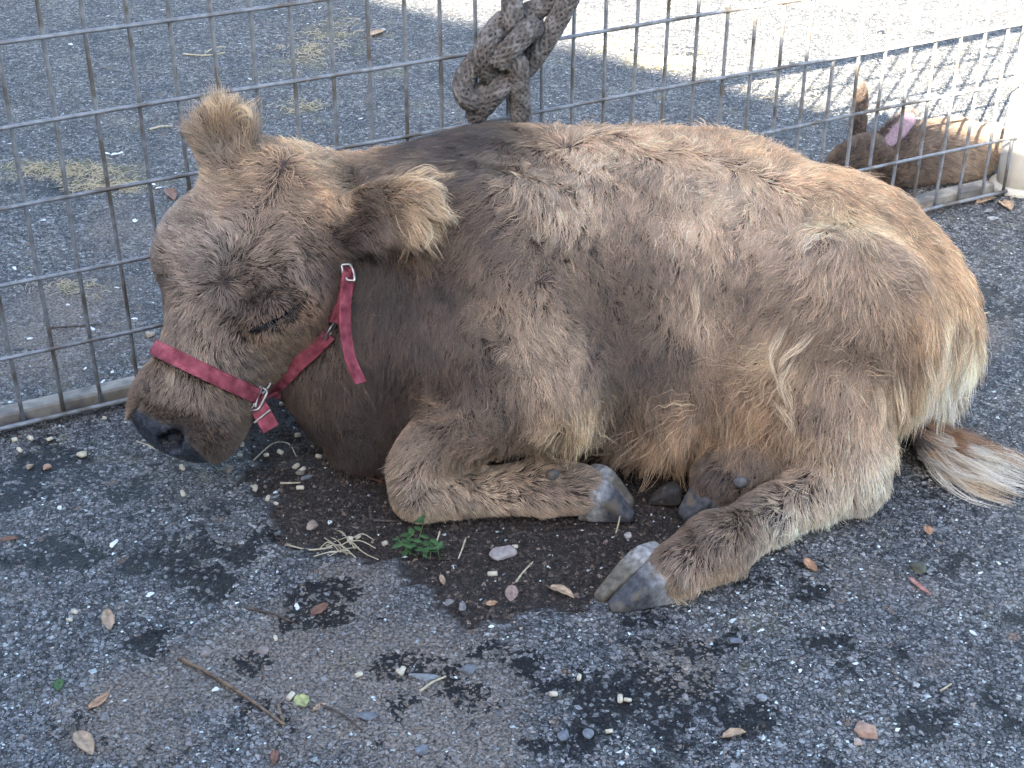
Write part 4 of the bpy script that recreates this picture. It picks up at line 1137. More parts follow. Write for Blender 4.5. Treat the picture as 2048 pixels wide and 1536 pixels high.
for k in range(26):
    f = (k + tr.uniform(0, 1)) / 26
    row = []
    for m_, (a_, b_0) in enumerate(zip(top_, bot_)):
        fj = np.clip(f + tr.normal(0, 0.05) * m_ * 0.5, -0.05, 1.05)
        q = [a_[i_] * (1 - fj) + b_0[i_] * fj for i_ in range(3)]
        row.append(gp(q[0] + 45 * m_ / 4 * math.sin(math.pi * f) + tr.normal(0, 5), q[1] + tr.normal(0, 4) * (m_ > 0), max(0.008, q[2] * tr.uniform(0.6, 1.25))))
    c_t = PAL['chest'][1] if f < 0.12 else RU[1] if f < 0.25 else CR[1] if tr.random() < (0.75 if 0.35 < f < 0.85 else 0.3) else BL[1]
    tail_rows.append((row, PAL['dark'][1] if tr.random() < 0.5 else PAL['chest'][1], c_t, 1.0))
tufts(tail_rows, 46, 'tail_switch', spread=0.0075, splay=0.5, wave=2.0, lmin=0.5, mat=hair_mat('tail_hair', 0.2, 0.85))
def lock(u, v, path, lift=0.012):
    """a lock rooted on the coat at u, v, passing the given points of the flank"""
    out_ = []
    p0 = next(p for p in (CS.hit(u, v - 4 * k) for k in range(60)) if p is not None)
    n0 = CS.sample(p0[None], True)[1][0]
    dep0 = (p0 + n0 * lift - CAM) @ FWD
    out_.append(p0)
    for k, (a, b) in enumerate(path): out_.append(atdepth(a, b, dep0 - 0.004 * (k + 1)))
    return out_
rr_ = np.random.default_rng(99)
lk = []
for u, v, pth in [(1630, 655, [(1605, 690), (1570, 715), (1555, 745)]), (1580, 640, [(1555, 680), (1540, 720), (1560, 770)]), (1555, 720, [(1565, 760), (1580, 800), (1590, 850)]), (1600, 700, [(1575, 735), (1560, 770), (1575, 815)]), (1530, 790, [(1560, 820), (1580, 850), (1590, 880)]),
                  (1870, 680, [(1885, 730), (1880, 770), (1875, 790)]), (1840, 700, [(1860, 750), (1870, 790), (1860, 815)]), (1920, 640, [(1930, 690), (1915, 740), (1905, 780)]), (1790, 740, [(1800, 790), (1805, 830), (1800, 860)]), (1740, 760, [(1760, 800), (1765, 840), (1760, 870)]), (1900, 690, [(1905, 730), (1890, 770), (1880, 800)]),
                  (1400, 550, [(1390, 580), (1395, 620), (1385, 660)]), (810, 885, [(820, 905), (850, 915), (900, 905)]), (820, 880, [(830, 900), (870, 905), (920, 880)])]:
    lk.append((lock(u, v, pth), PAL['brown'][1], PAL['blond'][1], 0.9))
for u, v, pth in [(800, 365, [(830, 345), (860, 335), (885, 350)]), (820, 380, [(850, 365), (880, 370), (895, 385)]), (830, 400, [(855, 400), (875, 420), (880, 440)]), (825, 420, [(845, 440), (860, 470), (850, 500)]), (800, 430, [(815, 460), (830, 485), (845, 505)]), (780, 445, [(800, 470), (815, 485), (825, 495)]), (840, 380, [(865, 385), (885, 400), (890, 420)]),
                  (440, 240, [(430, 215), (415, 205), (405, 210)]), (450, 235, [(455, 210), (465, 195), (480, 190)]), (460, 240, [(480, 220), (495, 225), (505, 240)]), (430, 245, [(425, 220), (420, 200), (425, 190)]), (445, 235, [(445, 210), (447, 195), (450, 185)])]:
    lk.append((lock(u, v, pth, 0.008), PAL['rufous'][1], BL[1], 1.0))
tufts(lk, 26, 'long_locks', spread=0.012, r0=0.00026, K=9, splay=0.2)

# ------------------------------------------------------------------ eye, lashes, hooves
eyem = new_mat('eye', 0.08, (0.008, 0.007, 0.008))
en = CS.sample((EYE_N)[None], True)[1][0]
e1_ = unit(eb - ea); e3_ = unit(n1); e2_ = np.cross(e3_, e1_)
bm = bmesh.new(); bmesh.ops.create_uvsphere(bm, u_segments=24, v_segments=16, radius=1.0)
for v_ in bm.verts: v_.co = Vector(EYE_C - e3_ * 0.0085 + (e1_ * v_.co.x * 0.027 + e2_ * v_.co.y * 0.0105 + e3_ * v_.co.z * 0.0095))
me = bpy.data.meshes.new('eye'); bm.to_mesh(me); bm.free()
me.polygons.foreach_set('use_smooth', [True] * len(me.polygons))
link('eye', me, eyem, calf)
ls = []
dn = -np.sign(e2_[2]) * e2_
for i in range(14):
    q = EYE_N + e1_ * (0.030 * rng.uniform(-0.3, 0.9)) - dn * 0.005 + e3_ * 0.002
    ls.append([q, q + e3_ * 0.006 + dn * 0.003, q + e3_ * 0.009 + dn * 0.010 + e1_ * rng.normal(0, 0.002), q + e3_ * 0.008 + dn * 0.016 + e1_ * rng.normal(0.002, 0.003)])
ls = np.array(ls)
hair_object('eyelashes', ls, np.tile([0.00025, 0.00025, 0.0002, 0.0001], (len(ls), 1)), np.tile([[0.05, 0.04, 0.035]], (len(ls), 1)), np.tile([[0.12, 0.10, 0.09]], (len(ls), 1)), coatm, calf)
def hoof_mat():
    m = new_mat('hoof_horn', 0.72, spec=0.3)
    nt, N, L = nodes_of(m); b = N['Principled BSDF']
    a = N.new('ShaderNodeAttribute'); a.attribute_name = 'col'
    tcx = N.new('ShaderNodeTexCoord')
    n = N.new('ShaderNodeTexNoise'); n.inputs['Scale'].default_value = 130; n.inputs['Detail'].default_value = 8; n.inputs['Roughness'].default_value = 0.7
    n2 = N.new('ShaderNodeTexNoise'); n2.inputs['Scale'].default_value = 45; n2.inputs['Detail'].default_value = 6
    L.new(tcx.outputs['Object'], n.inputs['Vector']); L.new(tcx.outputs['Object'], n2.inputs['Vector'])
    r = ramp(nt, [(0.35, (0.6, 0.6, 0.6)), (0.65, (1.5, 1.5, 1.5))]); L.new(n.outputs['Fac'], r.inputs['Fac'])
    mx = N.new('ShaderNodeMix'); mx.data_type = 'RGBA'; mx.blend_type = 'MULTIPLY'; mx.inputs['Factor'].default_value = 1
    L.new(a.outputs['Color'], mx.inputs['A']); L.new(r.outputs['Color'], mx.inputs['B'])
    r2 = ramp(nt, [(0.56, (0, 0, 0)), (0.64, (1, 1, 1))]); L.new(n2.outputs['Fac'], r2.inputs['Fac'])
    m2 = N.new('ShaderNodeMix'); m2.data_type = 'RGBA'; L.new(r2.outputs['Color'], m2.inputs['Factor']); L.new(mx.outputs['Result'], m2.inputs['A']); m2.inputs['B'].default_value = (0.13, 0.105, 0.075, 1)
    L.new(m2.outputs['Result'], b.inputs['Base Color'])
    bp = N.new('ShaderNodeBump'); bp.inputs['Distance'].default_value = 0.0012; bp.inputs['Strength'].default_value = 0.6
    L.new(n.outputs['Fac'], bp.inputs['Height']); L.new(bp.outputs['Normal'], b.inputs['Normal'])
    return m
hornm = hoof_mat()
def claw(name, c, tip, up, width, height, tops=(0.30, 0.285, 0.265), low=(0.065, 0.065, 0.068)):
    c, tip = np.asarray(c), np.asarray(tip)
    S2 = Solid(np.minimum(c, tip) - 0.06, np.maximum(c, tip) + 0.06, 0.0022)
    td = unit([tip[0] - c[0], tip[1] - c[1], 0]); up = unit(np.asarray(up) - td * (np.asarray(up) @ td)); sd = np.cross(td, up); Ln = (tip - c) @ td
    g = np.stack(np.meshgrid(*S2.ax, indexing='ij'), -1) - tip
    x, y, z = g @ td, g @ sd, g @ up                       # along the toe, across, upwards; the toe tip is the origin
    slope = math.atan2(height - 0.006, Ln * 0.72)
    pl = [-(z + 0.008), (z - 0.004) * math.cos(slope) + x * math.sin(slope), z - height - 0.10 * (x + Ln * 0.72), -(x + Ln + 0.010), x - 0.003 - 0.3 * z]
    ta = math.atan2(width * 0.30, Ln * 0.75)
    pl += [(np.abs(y) - width * 0.20) * math.cos(ta) + x * math.sin(ta), np.abs(y) - width * 0.5 + 0.20 * (z - height * 0.3)]
    D = pl[0]
    for q in pl[1:]:
        k = 0.0055
        h_ = np.maximum(k - np.abs(D - q), 0) / k
        D = np.maximum(D, q) + h_ * h_ * k * 0.25
    S2.D = D.astype(np.float32)
    S2.finish(1)
    V, F = S2.mesh()
    V[:, 2] = np.maximum(V[:, 2], ground_z(V[:, 0], V[:, 1]) + 0.0004)
    me = mesh_from(V, F)
    t = np.clip(((V - c) @ td) / Ln, 0, 1)[:, None]; s = np.clip(((V - c) @ up) / height + 0.5, 0, 1)[:, None]
    w = np.clip((0.55 - t) * 2.6 * (0.4 + s), 0, 1)
    dirtw = np.clip(1.0 - s * 2.6, 0, 1) * 0.8
    colr = np.array(tops) * w + np.array(low) * (1 - w)
    colr = colr * (1 + 0.12 * np.sin(t * 46 + 5 * s))
    colr = colr * (1 - dirtw) + np.array([0.17, 0.13, 0.085]) * dirtw
    color_attr(me, 'col', colr)
    return link(name, me, hornm, calf)
UPZ = np.array([0, 0, 1.0])
claw('hoof', gp(1345, 1172, 0.010), gp(1222, 1214, 0.010), UPZ + 0.20 * back, 0.050, 0.046)
claw('hoof', gp(1312, 1145, 0.010), gp(1194, 1194, 0.010), UPZ - 0.10 * back, 0.042, 0.043, low=(0.13, 0.11, 0.08))
claw('hoof', gp(1180, 1012, 0.010), gp(1266, 1032, 0.010), UPZ + back * 0.25, 0.046, 0.046)
claw('hoof', gp(1188, 984, 0.012), gp(1266, 1006, 0.012), UPZ, 0.040, 0.042, low=(0.12, 0.10, 0.075))
claw('hoof', gp(1436, 1002, 0.010), gp(1364, 1030, 0.010), UPZ + 0.1 * back, 0.058, 0.048)
claw('hoof', gp(1345, 992, 0.009), gp(1300, 1000, 0.009), UPZ, 0.028, 0.020, tops=(0.04, 0.036, 0.033), low=(0.035, 0.03, 0.027))
def dewclaw(u, v, r=0.011):
    p = next(p for p in (CS.hit(u, v + 3 * k) for k in range(60)) if p is not None); nrm = CS.sample(p[None], True)[1][0]
    S3 = Solid(p - 0.04, p + 0.05, 0.002)
    S3.ell(p + nrm * 0.006, (r, r * 0.75, 0.010), [unit(np.cross(nrm, UPZ)), np.cross(nrm, unit(np.cross(nrm, UPZ))), nrm], k=0.004)
    S3.ell(p + nrm * 0.019 + UPZ * 0.004, (r * 0.55, r * 0.45, 0.007), [unit(np.cross(nrm, UPZ)), np.cross(nrm, unit(np.cross(nrm, UPZ))), nrm], k=0.004, mode='cut')
    S3.finish(1)
    V, F = S3.mesh(); me = mesh_from(V, F)
    color_attr(me, 'col', np.tile([0.09, 0.085, 0.08], (len(V), 1)))
    return link('dewclaw', me, hornm, calf)
dewclaw(1103, 953, 0.010); dewclaw(1480, 962, 0.011)
# ------------------------------------------------------------------ knotted rope on the fence
ropem = noisy_mat('rope_fibre', (0.078, 0.068, 0.060), (0.135, 0.120, 0.108), 160, 0.95, 0, 0.6, 8, 0.0015, spec=0.1, c2=(0.19, 0.175, 0.163), scale2=60)
def rope_tube(pts, r=0.0150, seed=0):
    """a plaited rope: eight strands wound each way round a core, passing over and under"""
    n = max(40, int(np.linalg.norm(np.diff(np.array(pts), axis=0), axis=1).sum() / 0.0024))
    path = smooth_path(pts, n)
    s = np.concatenate([[0], np.cumsum(np.linalg.norm(np.diff(path, axis=0), axis=1))])
    T, N_, B_ = frames(path)
    VV, FF = [tube(path, r * 0.90, 16)[0]], list(tube(path, r * 0.90, 16)[1])
    M = 10
    for sg in (1, -1):
        for j in range(M):
            th = sg * 2 * np.pi * s / 0.120 + 2 * np.pi * j / M
            rad = r * 0.90 + sg * r * 0.04 * np.sin(M * 2 * np.pi * s / 0.120 + np.pi * j)
            ctr = path + (N_ * np.cos(th)[:, None] + B_ * np.sin(th)[:, None]) * rad[:, None]
            V, F = tube(ctr, r * 0.20, 7, False)
            o_ = sum(len(x) for x in VV); VV.append(V); FF += [tuple(i_ + o_ for i_ in f) for f in F]
    return np.concatenate(VV), FF
def fp(u, v, off):
    """a point off metres in front of the fence plane, where the photograph shows u, v"""
    r = ray(u, v)
    t = ((FO - FN * off - CAM) @ FN) / (r @ FN)
    return CAM + r * t
def cr(x, y, off): return fp(760 + x / 3.413, y / 3.413, off)
rope = empty('knotted_rope', cr(960, 800, 0.03))
tag(rope, 'thick grey braided rope tied in a loose knot on the wire fence', 'rope')
strands = [
    [cr(930, -260, 0.02), cr(915, -120, 0.025), cr(900, 0, 0.035), cr(905, 110, 0.045), cr(895, 230, 0.035), cr(870, 330, 0.012), cr(830, 440, 0.010), cr(760, 560, 0.012), cr(690, 650, 0.03), cr(630, 690, 0.035), cr(575, 640, 0.03), cr(575, 540, 0.022), cr(640, 440, 0.014), cr(720, 330, 0.016), cr(770, 230, 0.020), cr(850, 140, 0.016), cr(960, 110, 0.020), cr(1090, 50, 0.026), cr(1180, -30, 0.03), cr(1250, -200, 0.03)],
    [cr(1330, -160, 0.05), cr(1290, -20, 0.05), cr(1210, 140, 0.05), cr(1120, 290, 0.048), cr(1030, 420, 0.040), cr(950, 500, 0.028), cr(850, 540, 0.024), cr(760, 520, 0.030), cr(715, 430, 0.045), cr(725, 310, 0.050), cr(790, 200, 0.044)],
    [cr(640, 800, 0.02), cr(720, 710, 0.042), cr(810, 610, 0.055), cr(890, 530, 0.052), cr(920, 470, 0.034)],
    [cr(800, 430, 0.060), cr(880, 340, 0.072), cr(960, 260, 0.072), cr(1025, 190, 0.060), cr(1050, 230, 0.030), cr(1000, 330, 0.012), cr(930, 420, 0.012)],
    [cr(905, 400, 0.048), cr(935, 440, 0.070), cr(950, 560, 0.066), cr(955, 700, 0.06), cr(962, 815, 0.055)],
]
for k, st_ in enumerate(strands):
    V, F = rope_tube(st_, 0.0152)
    link('strand', mesh_from(V, F), ropem, rope)
V, F = tube([cr(961, 800, 0.0555), cr(963, 822, 0.055), cr(965, 842, 0.0548), cr(966, 850, 0.0545)], [0.0158, 0.0155, 0.013, 0.006], 20)
link('melted_end', mesh_from(V, F), noisy_mat('charred', (0.012, 0.012, 0.012), (0.04, 0.038, 0.036), 200, 0.6), rope)
# stray fibres on the rope
fz = []
for st_ in strands:
    path = smooth_path(st_, 160)
    T_, N_, B_ = frames(path)
    for k in range(160):
        i = rng.integers(2, 158); th = rng.uniform(0, 6.3); nrm = N_[i] * math.cos(th) + B_[i] * math.sin(th)
        q = path[i] + nrm * 0.0158; d1 = unit(nrm + rng.normal(0, 0.7, 3)); ln = rng.uniform(0.003, 0.009)
        fz.append([q, q + d1 * ln * 0.5, q + d1 * ln + rng.normal(0, 0.0015, 3)])
fz = np.array(fz)
hair_object('stray_fibres', fz, np.tile([0.0002, 0.00018, 0.0001], (len(fz), 1)), np.tile([[0.12, 0.11, 0.10]], (len(fz), 1)), np.tile([[0.2, 0.19, 0.17]], (len(fz), 1)), coatm, rope)

# ------------------------------------------------------------------ rabbit behind the fence
RC = gp(1868, 372) + FN * 0.055
RS = Solid(RC + np.array([-0.36, -0.24, -0.02]), RC + np.array([0.30, 0.30, 0.36]), 0.0036)
UP3 = np.array([0, 0, 1.0])
RS.ell(RC + FD * 0.06 + UP3 * 0.045, (0.115, 0.07, 0.058), [FD, FN, UP3], k=0.04)
RS.ell(RC - FD * 0.05 + UP3 * 0.045, (0.09, 0.058, 0.050), [FD, FN, UP3], k=0.05)
RS.ell(RC - FD * 0.15 + UP3 * 0.07, (0.052, 0.036, 0.038), [unit(FD + UP3 * 0.25), FN, unit(UP3 - FD * 0.25)], k=0.04)
RS.ell(RC - FD * 0.195 + UP3 * 0.056, (0.03, 0.024, 0.026), [FD, FN, UP3], k=0.03)
RS.ell(RC + FD * 0.08 - FN * 0.05 + UP3 * 0.04, (0.075, 0.03, 0.045), [FD, FN, UP3], k=0.03)
RS.ell(RC + FD * 0.185 + UP3 * 0.05, (0.025, 0.025, 0.025), [FD, FN, UP3], k=0.02)
RS.ell(RC - FD * 0.10 - FN * 0.03 + UP3 * 0.018, (0.045, 0.018, 0.018), [FD, FN, UP3], k=0.02)
RD_ = (RC - CAM) @ FWD
def rear(b, t, w, fl, side, face, d=0.0):
    a_, b_2 = atdepth(b[0], b[1], RD_ + d), atdepth(t[0], t[1], RD_ + d)
    x1 = unit(b_2 - a_); x2 = unit(side - x1 * (side @ x1)); x3 = np.cross(x1, x2)
    if x3 @ face < 0: x3 = -x3
    L_ = np.linalg.norm(b_2 - a_)
    RS.cone(a_ - x1 * 0.02, 0.014, a_ + x1 * 0.02, 0.011, k=0.012)
    RS.ell((a_ + b_2) / 2, (L_ * 0.55, w, fl), [x1, x2, x3], k=0.01)
    RS.ell((a_ + b_2) / 2 + x3 * fl * 1.35 + x1 * 0.006, (L_ * 0.46, w * 0.72, fl * 0.95), [x1, x2, x3], k=0.005, mode='cut')
    return a_, b_2, x3
rear((1710, 300), (1722, 172), 0.022, 0.0115, FWD, -RGT, -0.05)
EI = rear((1742, 322), (1826, 230), 0.026, 0.0105, unit(UPV + RGT * 0.5), -FWD, -0.085)
RS.floor(0.006, 0.01); RS.finish(1)
RV, RF = RS.mesh()
rab = empty('rabbit', RC)
tag(rab, 'brown rabbit with upright ears resting behind the wire fence', 'rabbit')
rs_ = np.tile([0.05, 0.036, 0.03], (len(RV), 1))
inner = np.clip(1 - seg_dist(RV, EI[0] * 0.8 + EI[1] * 0.2, EI[0] * 0.1 + EI[1] * 0.9) / 0.022, 0, 1)
_, rn_ = RS.sample(RV, True)
inner = np.clip(inner * 2.5, 0, 1) * (rn_ @ EI[2] > 0.35)
rs_ = rs_ * (1 - inner[:, None]) + np.array([0.24, 0.165, 0.205]) * inner[:, None]
rme = mesh_from(RV, RF); color_attr(rme, 'col', rs_)
link('body', rme, attr_mat('rabbit_skin', 0.6), rab)
RG = []
for q, t_, ln, lf, pc in [(RC + FD * 0.05 + UP3 * 0.10 - FN * 0.02, FD, 2.4, 0.3, 'brown'), (RC + FD * 0.15 + UP3 * 0.09, FD, 2.4, 0.3, 'taupe'), (RC + FD * 0.16 + UP3 * 0.06 - FN * 0.05, FD - UP3, 2.2, 0.3, 'grey'), (RC - FN * 0.08 + UP3 * 0.06 + FD * 0.05, FD - UP3 * 0.8, 2.2, 0.3, 'grey'), (RC - FN * 0.08 + UP3 * 0.03 + FD * 0.1, FD - UP3, 2.2, 0.3, 'pale'), (RC - FD * 0.05 - FN * 0.06 + UP3 * 0.08, FD - UP3 * 0.5, 2.2, 0.3, 'mid'), (RC - FD * 0.15 - FN * 0.04 + UP3 * 0.09, FD, 1.2, 0.2, 'mid'), (RC - FD * 0.2 + UP3 * 0.07, FD, 0.9, 0.2, 'mid'),
                          (atdepth(1720, 200, RD_), UPV, 0.7, 0.15, 'dark'), (atdepth(1712, 270, RD_), UPV, 0.8, 0.15, 'mid'), (atdepth(1812, 245, RD_ - 0.085), UPV + RGT, 0.4, 0.05, 'grey'), (atdepth(1795, 262, RD_ - 0.085), UPV + RGT, 0.4, 0.05, 'mid'), (atdepth(1780, 280, RD_ - 0.085), UPV + RGT, 0.4, 0.05, 'mid'), (atdepth(1765, 296, RD_ - 0.085), UPV + RGT, 0.4, 0.05, 'mid'), (atdepth(1752, 308, RD_ - 0.085), UPV + RGT, 0.5, 0.1, 'mid'), (atdepth(1722, 182, RD_ - 0.05), UPV, 0.5, 0.1, 'dark'), (atdepth(1719, 220, RD_ - 0.05), UPV, 0.6, 0.1, 'mid'), (atdepth(1715, 260, RD_ - 0.05), UPV, 0.6, 0.1, 'mid')]:
    d_0, g_0 = RS.sample(q[None], True); q = q - g_0[0] * d_0[0]
    nrm = RS.sample(q[None], True)[1][0]
    RG.append((q, nrm, unit(t_ - nrm * (t_ @ nrm)), ln * 0.01, lf, 0.15, hairc(PAL[pc][0]), hairc(PAL[pc][1])))
RG = [np.array([g_[i] for g_ in RG], float) for i in range(8)]
eimid = (EI[0] + EI[1]) / 2 + EI[2] * 0.003
rbare = lambda p: (seg_dist(p, EI[0] * 0.75 + EI[1] * 0.25, EI[0] * 0.12 + EI[1] * 0.88) < 0.016) & ((RS.sample(p, True)[1] @ EI[2]) > 0.35)
pts, rad, c0, c1 = grow(RS, RV, RF, RG, 30000, K=5, sigma=0.04, bare=rbare, clump=8, clumpf=0.5, r0=0.00034)
hair_object('coat', pts, rad, c0, c1, coatm, rab)

# ------------------------------------------------------------------ litter
leafm = attr_mat('dry_leaf', 0.7, scale=120)
def leaf(u, v, length, ang, colr, label, width=0.36, curl=0.5, name='leaf', cat='leaf', group=None, lift=0.0015):
    """one fallen leaf; length in photograph pixels, ang its direction there"""
    c = at(u, v)
    t = gp(u + 20 * math.cos(math.radians(ang)), v + 20 * math.sin(math.radians(ang))) - gp(u, v)
    dirn = unit([t[0], t[1], 0]); L_ = 0.9 * length / 20 * np.linalg.norm(t)
    sd = np.array([-dirn[1], dirn[0], 0])
    nx_, ny_ = 11, 7; V = []; C = []
    r = np.random.default_rng(int(u * 7 + v))
    cu = curl * r.uniform(0.6, 1.3); k1 = r.uniform(-0.4, 0.9) * curl; notch = r.uniform(0.0, 0.12)
    for i in range(nx_):
        s = i / (nx_ - 1)
        w = math.sin(math.pi * s ** 0.85) ** 0.75 * width * L_ * 0.5 + 0.0006
        for j in range(ny_):
            q = (j / (ny_ - 1) - 0.5) * 2
            e = 1 + notch * math.sin(i * 2.1 + j) * abs(q) ** 3
            x = (s - 0.5) * L_; y = q * w * e
            z = cu * (q * q) * w * 0.8 + k1 * L_ * 0.25 * (2 * s - 1) ** 2 + 0.0006 * math.sin(i * 1.7 + j * 1.1) + (0.0007 if j == ny_ // 2 else 0)
            V.append(c + dirn * x + sd * y + np.array([0, 0, z]))
            f = 0.85 + 0.3 * r.random() - (0.25 if j == ny_ // 2 else 0) - 0.25 * (abs(q) > 0.9)
            C.append(np.array(colr) * f)
    F = [(i * ny_ + j, (i + 1) * ny_ + j, (i + 1) * ny_ + j + 1, i * ny_ + j + 1) for i in range(nx_ - 1) for j in range(ny_ - 1)]
    V = np.array(V); zz = ground_z(V[:, 0], V[:, 1]); V[:, 2] += max(0, (zz - V[:, 2]).max()) + lift - 0.002 + 0.0015
    me = mesh_from(V, F)
    color_attr(me, 'col', C)
    o = link(name, me, leafm)
    m = o.modifiers.new('thickness', 'SOLIDIFY'); m.thickness = 0.0005
    # stalk
    st = V[ny_ // 2] ; V2, F2 = tube([st + [0, 0, 0.0003], st - dirn * L_ * 0.06 + [0, 0, 0.001], st - dirn * L_ * 0.13 + [0, 0, 0.0008]], 0.0005, 5)
    me2 = mesh_from(V2, F2); color_attr(me2, 'col', np.tile(np.array(colr) * 0.6, (len(V2), 1)))
    link('stalk', me2, leafm, o)
    tag(o, label, cat, group or 'fallen leaves')
    return o
TAN, ORG, PNK, BRN, GRN, YEL = (0.42, 0.29, 0.18), (0.43, 0.24, 0.13), (0.36, 0.24, 0.19), (0.20, 0.10, 0.06), (0.06, 0.12, 0.035), (0.40, 0.40, 0.16)
leaf(218, 1247, 46, 80, TAN, 'narrow pale tan leaf standing upright in the picture at far left')
leaf(200, 1408, 58, -38, ORG, 'orange tan dry leaf near the left edge, pointing up right')
leaf(170, 1490, 62, 55, TAN, 'torn tan leaf at the bottom left corner', 0.42)
leaf(604, 1408, 30, 60, YEL, 'small round yellow green leaf beside the thin twig', 0.8, 0.25)
leaf(118, 1374, 26, 95, GRN, 'small fresh green leaf at the lower left', 0.6, 0.3)
leaf(1123, 1178, 62, 22, TAN, 'curled tan leaf on the dark soil before the hind hoof', 0.34, 0.8)
leaf(1023, 1183, 36, 95, PNK, 'small pinkish oval leaf on the dark soil', 0.5, 0.3)
leaf(1620, 1137, 36, 48, ORG, 'curled orange tan leaf scrap below the hind leg', 0.45, 0.9)
leaf(1468, 1472, 54, -14, TAN, 'crumpled tan leaf at the bottom right of centre', 0.34, 0.9)
leaf(550, 1520, 32, 100, BRN, 'reddish brown leaf at the bottom edge', 0.4)
leaf(1972, 404, 46, -18, TAN, 'dry tan leaf against the fence rail at right', 0.35, 0.7)
leaf(2012, 414, 30, 40, TAN, 'ragged pale leaf beside the corner post', 0.6, 0.7)
leaf(1856, 1066, 20, 70, ORG, 'tiny orange leaf scrap right of the hock', 0.6)
leaf(742, 948, 60, 30, BRN, 'brown leaf tucked against the calf\'s chest', 0.5, 0.6)
leaf(18, 1083, 44, -6, BRN, 'brown leaf cut by the left edge of the picture', 0.35)
leaf(983, 1204, 26, -12, ORG, 'small rust coloured leaf scrap at the soil edge', 0.6, 0.3)
leaf(885, 1155, 22, 72, TAN, 'thin pale leaf sliver below the green weed', 0.3)
leaf(640, 1222, 44, -35, BRN, 'dull brown leaf flat on the asphalt near the weed', 0.5, 0.2)
leaf(640, 1420, 34, -28, TAN, 'folded tan leaf scrap right of the yellow green leaf', 0.3, 0.8)
leaf(342, 392, 30, 55, BRN, 'curled brown leaf behind the fence near the calf\'s brow', 0.4, 0.6)
leaf(752, 70, 46, -20, TAN, 'dry tan leaf behind the fence left of the rope', 0.35, 0.6)
leaf(1838, 1178, 60, 38, (0.40, 0.20, 0.16), 'pinkish dried flower spray right of the hind leg', 0.16, 0.9)

woodm = noisy_mat('twig_bark', (0.10, 0.065, 0.042), (0.24, 0.165, 0.105), 140, 0.85, 0, 0.4, 6, 0.001)
strawm = noisy_mat('dry_straw', (0.36, 0.29, 0.18), (0.55, 0.47, 0.32), 150, 0.7, 0, 0.2, 4, 0.0006)
darkwood = noisy_mat('dark_twig', (0.05, 0.035, 0.028), (0.12, 0.085, 0.06), 140, 0.85, 0, 0.4, 6, 0.001)
def stick(pix, r, mat, label, name='twig', cat='twig', group='twigs and stems on the ground', z=0.0, branch=None):
    pts = [at(*q) + [0, 0, r + z + 0.0005 + 0.002 * math.sin(i * 1.9)] for i, q in enumerate(pix)]
    path = smooth_path(pts, 24)
    gzz = ground_z(path[:, 0], path[:, 1]); path[:, 2] = np.maximum(path[:, 2], gzz + r)
    V, F = tube(path, r * (1.08 - 0.35 * np.linspace(0, 1, 24)) * (1 + 0.12 * np.sin(np.arange(24) * 1.3)), 7)
    o = link(name, mesh_from(V, F), mat)
    if branch:
        q = [at(*b) + [0, 0, r * (1 + i)] for i, b in enumerate(branch)]
        V, F = tube(smooth_path(q, 8), r * 0.7, 6)
        link('side_shoot', mesh_from(V, F), mat, o)
    tag(o, label, cat, group)
    return o
stick([(360, 1323), (430, 1362), (500, 1405), (570, 1456)], 0.0026, woodm, 'long thin brown twig lying across the lower left asphalt', branch=[(568, 1448), (560, 1430), (556, 1417)])
stick([(492, 1222), (540, 1234), (586, 1248)], 0.0017, darkwood, 'short dark twig left of the broken soil patch')
stick([(200, 816), (240, 794), (278, 772)], 0.0022, woodm, 'brown twig leaning at the foot of the fence near the muzzle')
stick([(840, 1388), (866, 1372), (892, 1356)], 0.0016, strawm, 'short straw stem on the dark stain at bottom centre', 'straw_stem', 'straw')
stick([(741, 1012), (743, 1042)], 0.0026, darkwood, 'stubby dark twig beside the folded foreleg')
stick([(746, 1040), (782, 1043), (815, 1036)], 0.0013, darkwood, 'thin dark twig touching the folded knee')
stick([(1032, 1160), (1048, 1140), (1066, 1120)], 0.0014, strawm, 'thin straw stem on the dark soil under the round stone', 'straw_stem', 'straw')
stick([(1944, 640), (1962, 633), (1978, 627)], 0.0018, strawm, 'pale straw stem behind the calf\'s rump', 'straw_stem', 'straw')
stick([(1925, 775), (1940, 768)], 0.0016, strawm, 'tiny pale straw below the calf\'s rump', 'straw_stem', 'straw')
stick([(640, 1415), (690, 1440), (726, 1466)], 0.0014, darkwood, 'thin dark twig beside the folded leaf scrap')
stick([(1880, 1386), (1902, 1374)], 0.0013, strawm, 'white straw sliver at the lower right', 'straw_stem', 'straw')
stick([(560, 960), (590, 962), (600, 958)], 0.0014, strawm, 'pale straw under the calf\'s chin', 'straw_stem', 'straw')
stick([(505, 915), (545, 885), (575, 880), (592, 905)], 0.0010, strawm, 'bent hair thin stem between the muzzle and the chest', 'straw_stem', 'straw')
stick([(100, 658), (150, 657), (200, 650)], 0.0016, darkwood, 'dark twig behind the fence at left')
stick([(368, 112), (410, 116), (450, 108)], 0.0022, strawm, 'bent straw lying behind the fence at upper left', 'straw_stem', 'straw', branch=[(410, 110), (430, 100), (452, 100)])
stick([(300, 262), (325, 258), (345, 255)], 0.0024, strawm, 'short pale stick behind the fence beside the far ear', 'straw_stem', 'straw')
stick([(1990, 372), (2005, 388), (2040, 392)], 0.0020, strawm, 'bent dry stem at the foot of the corner post', 'straw_stem', 'straw', branch=[(2020, 400), (2040, 392), (2060, 376)])
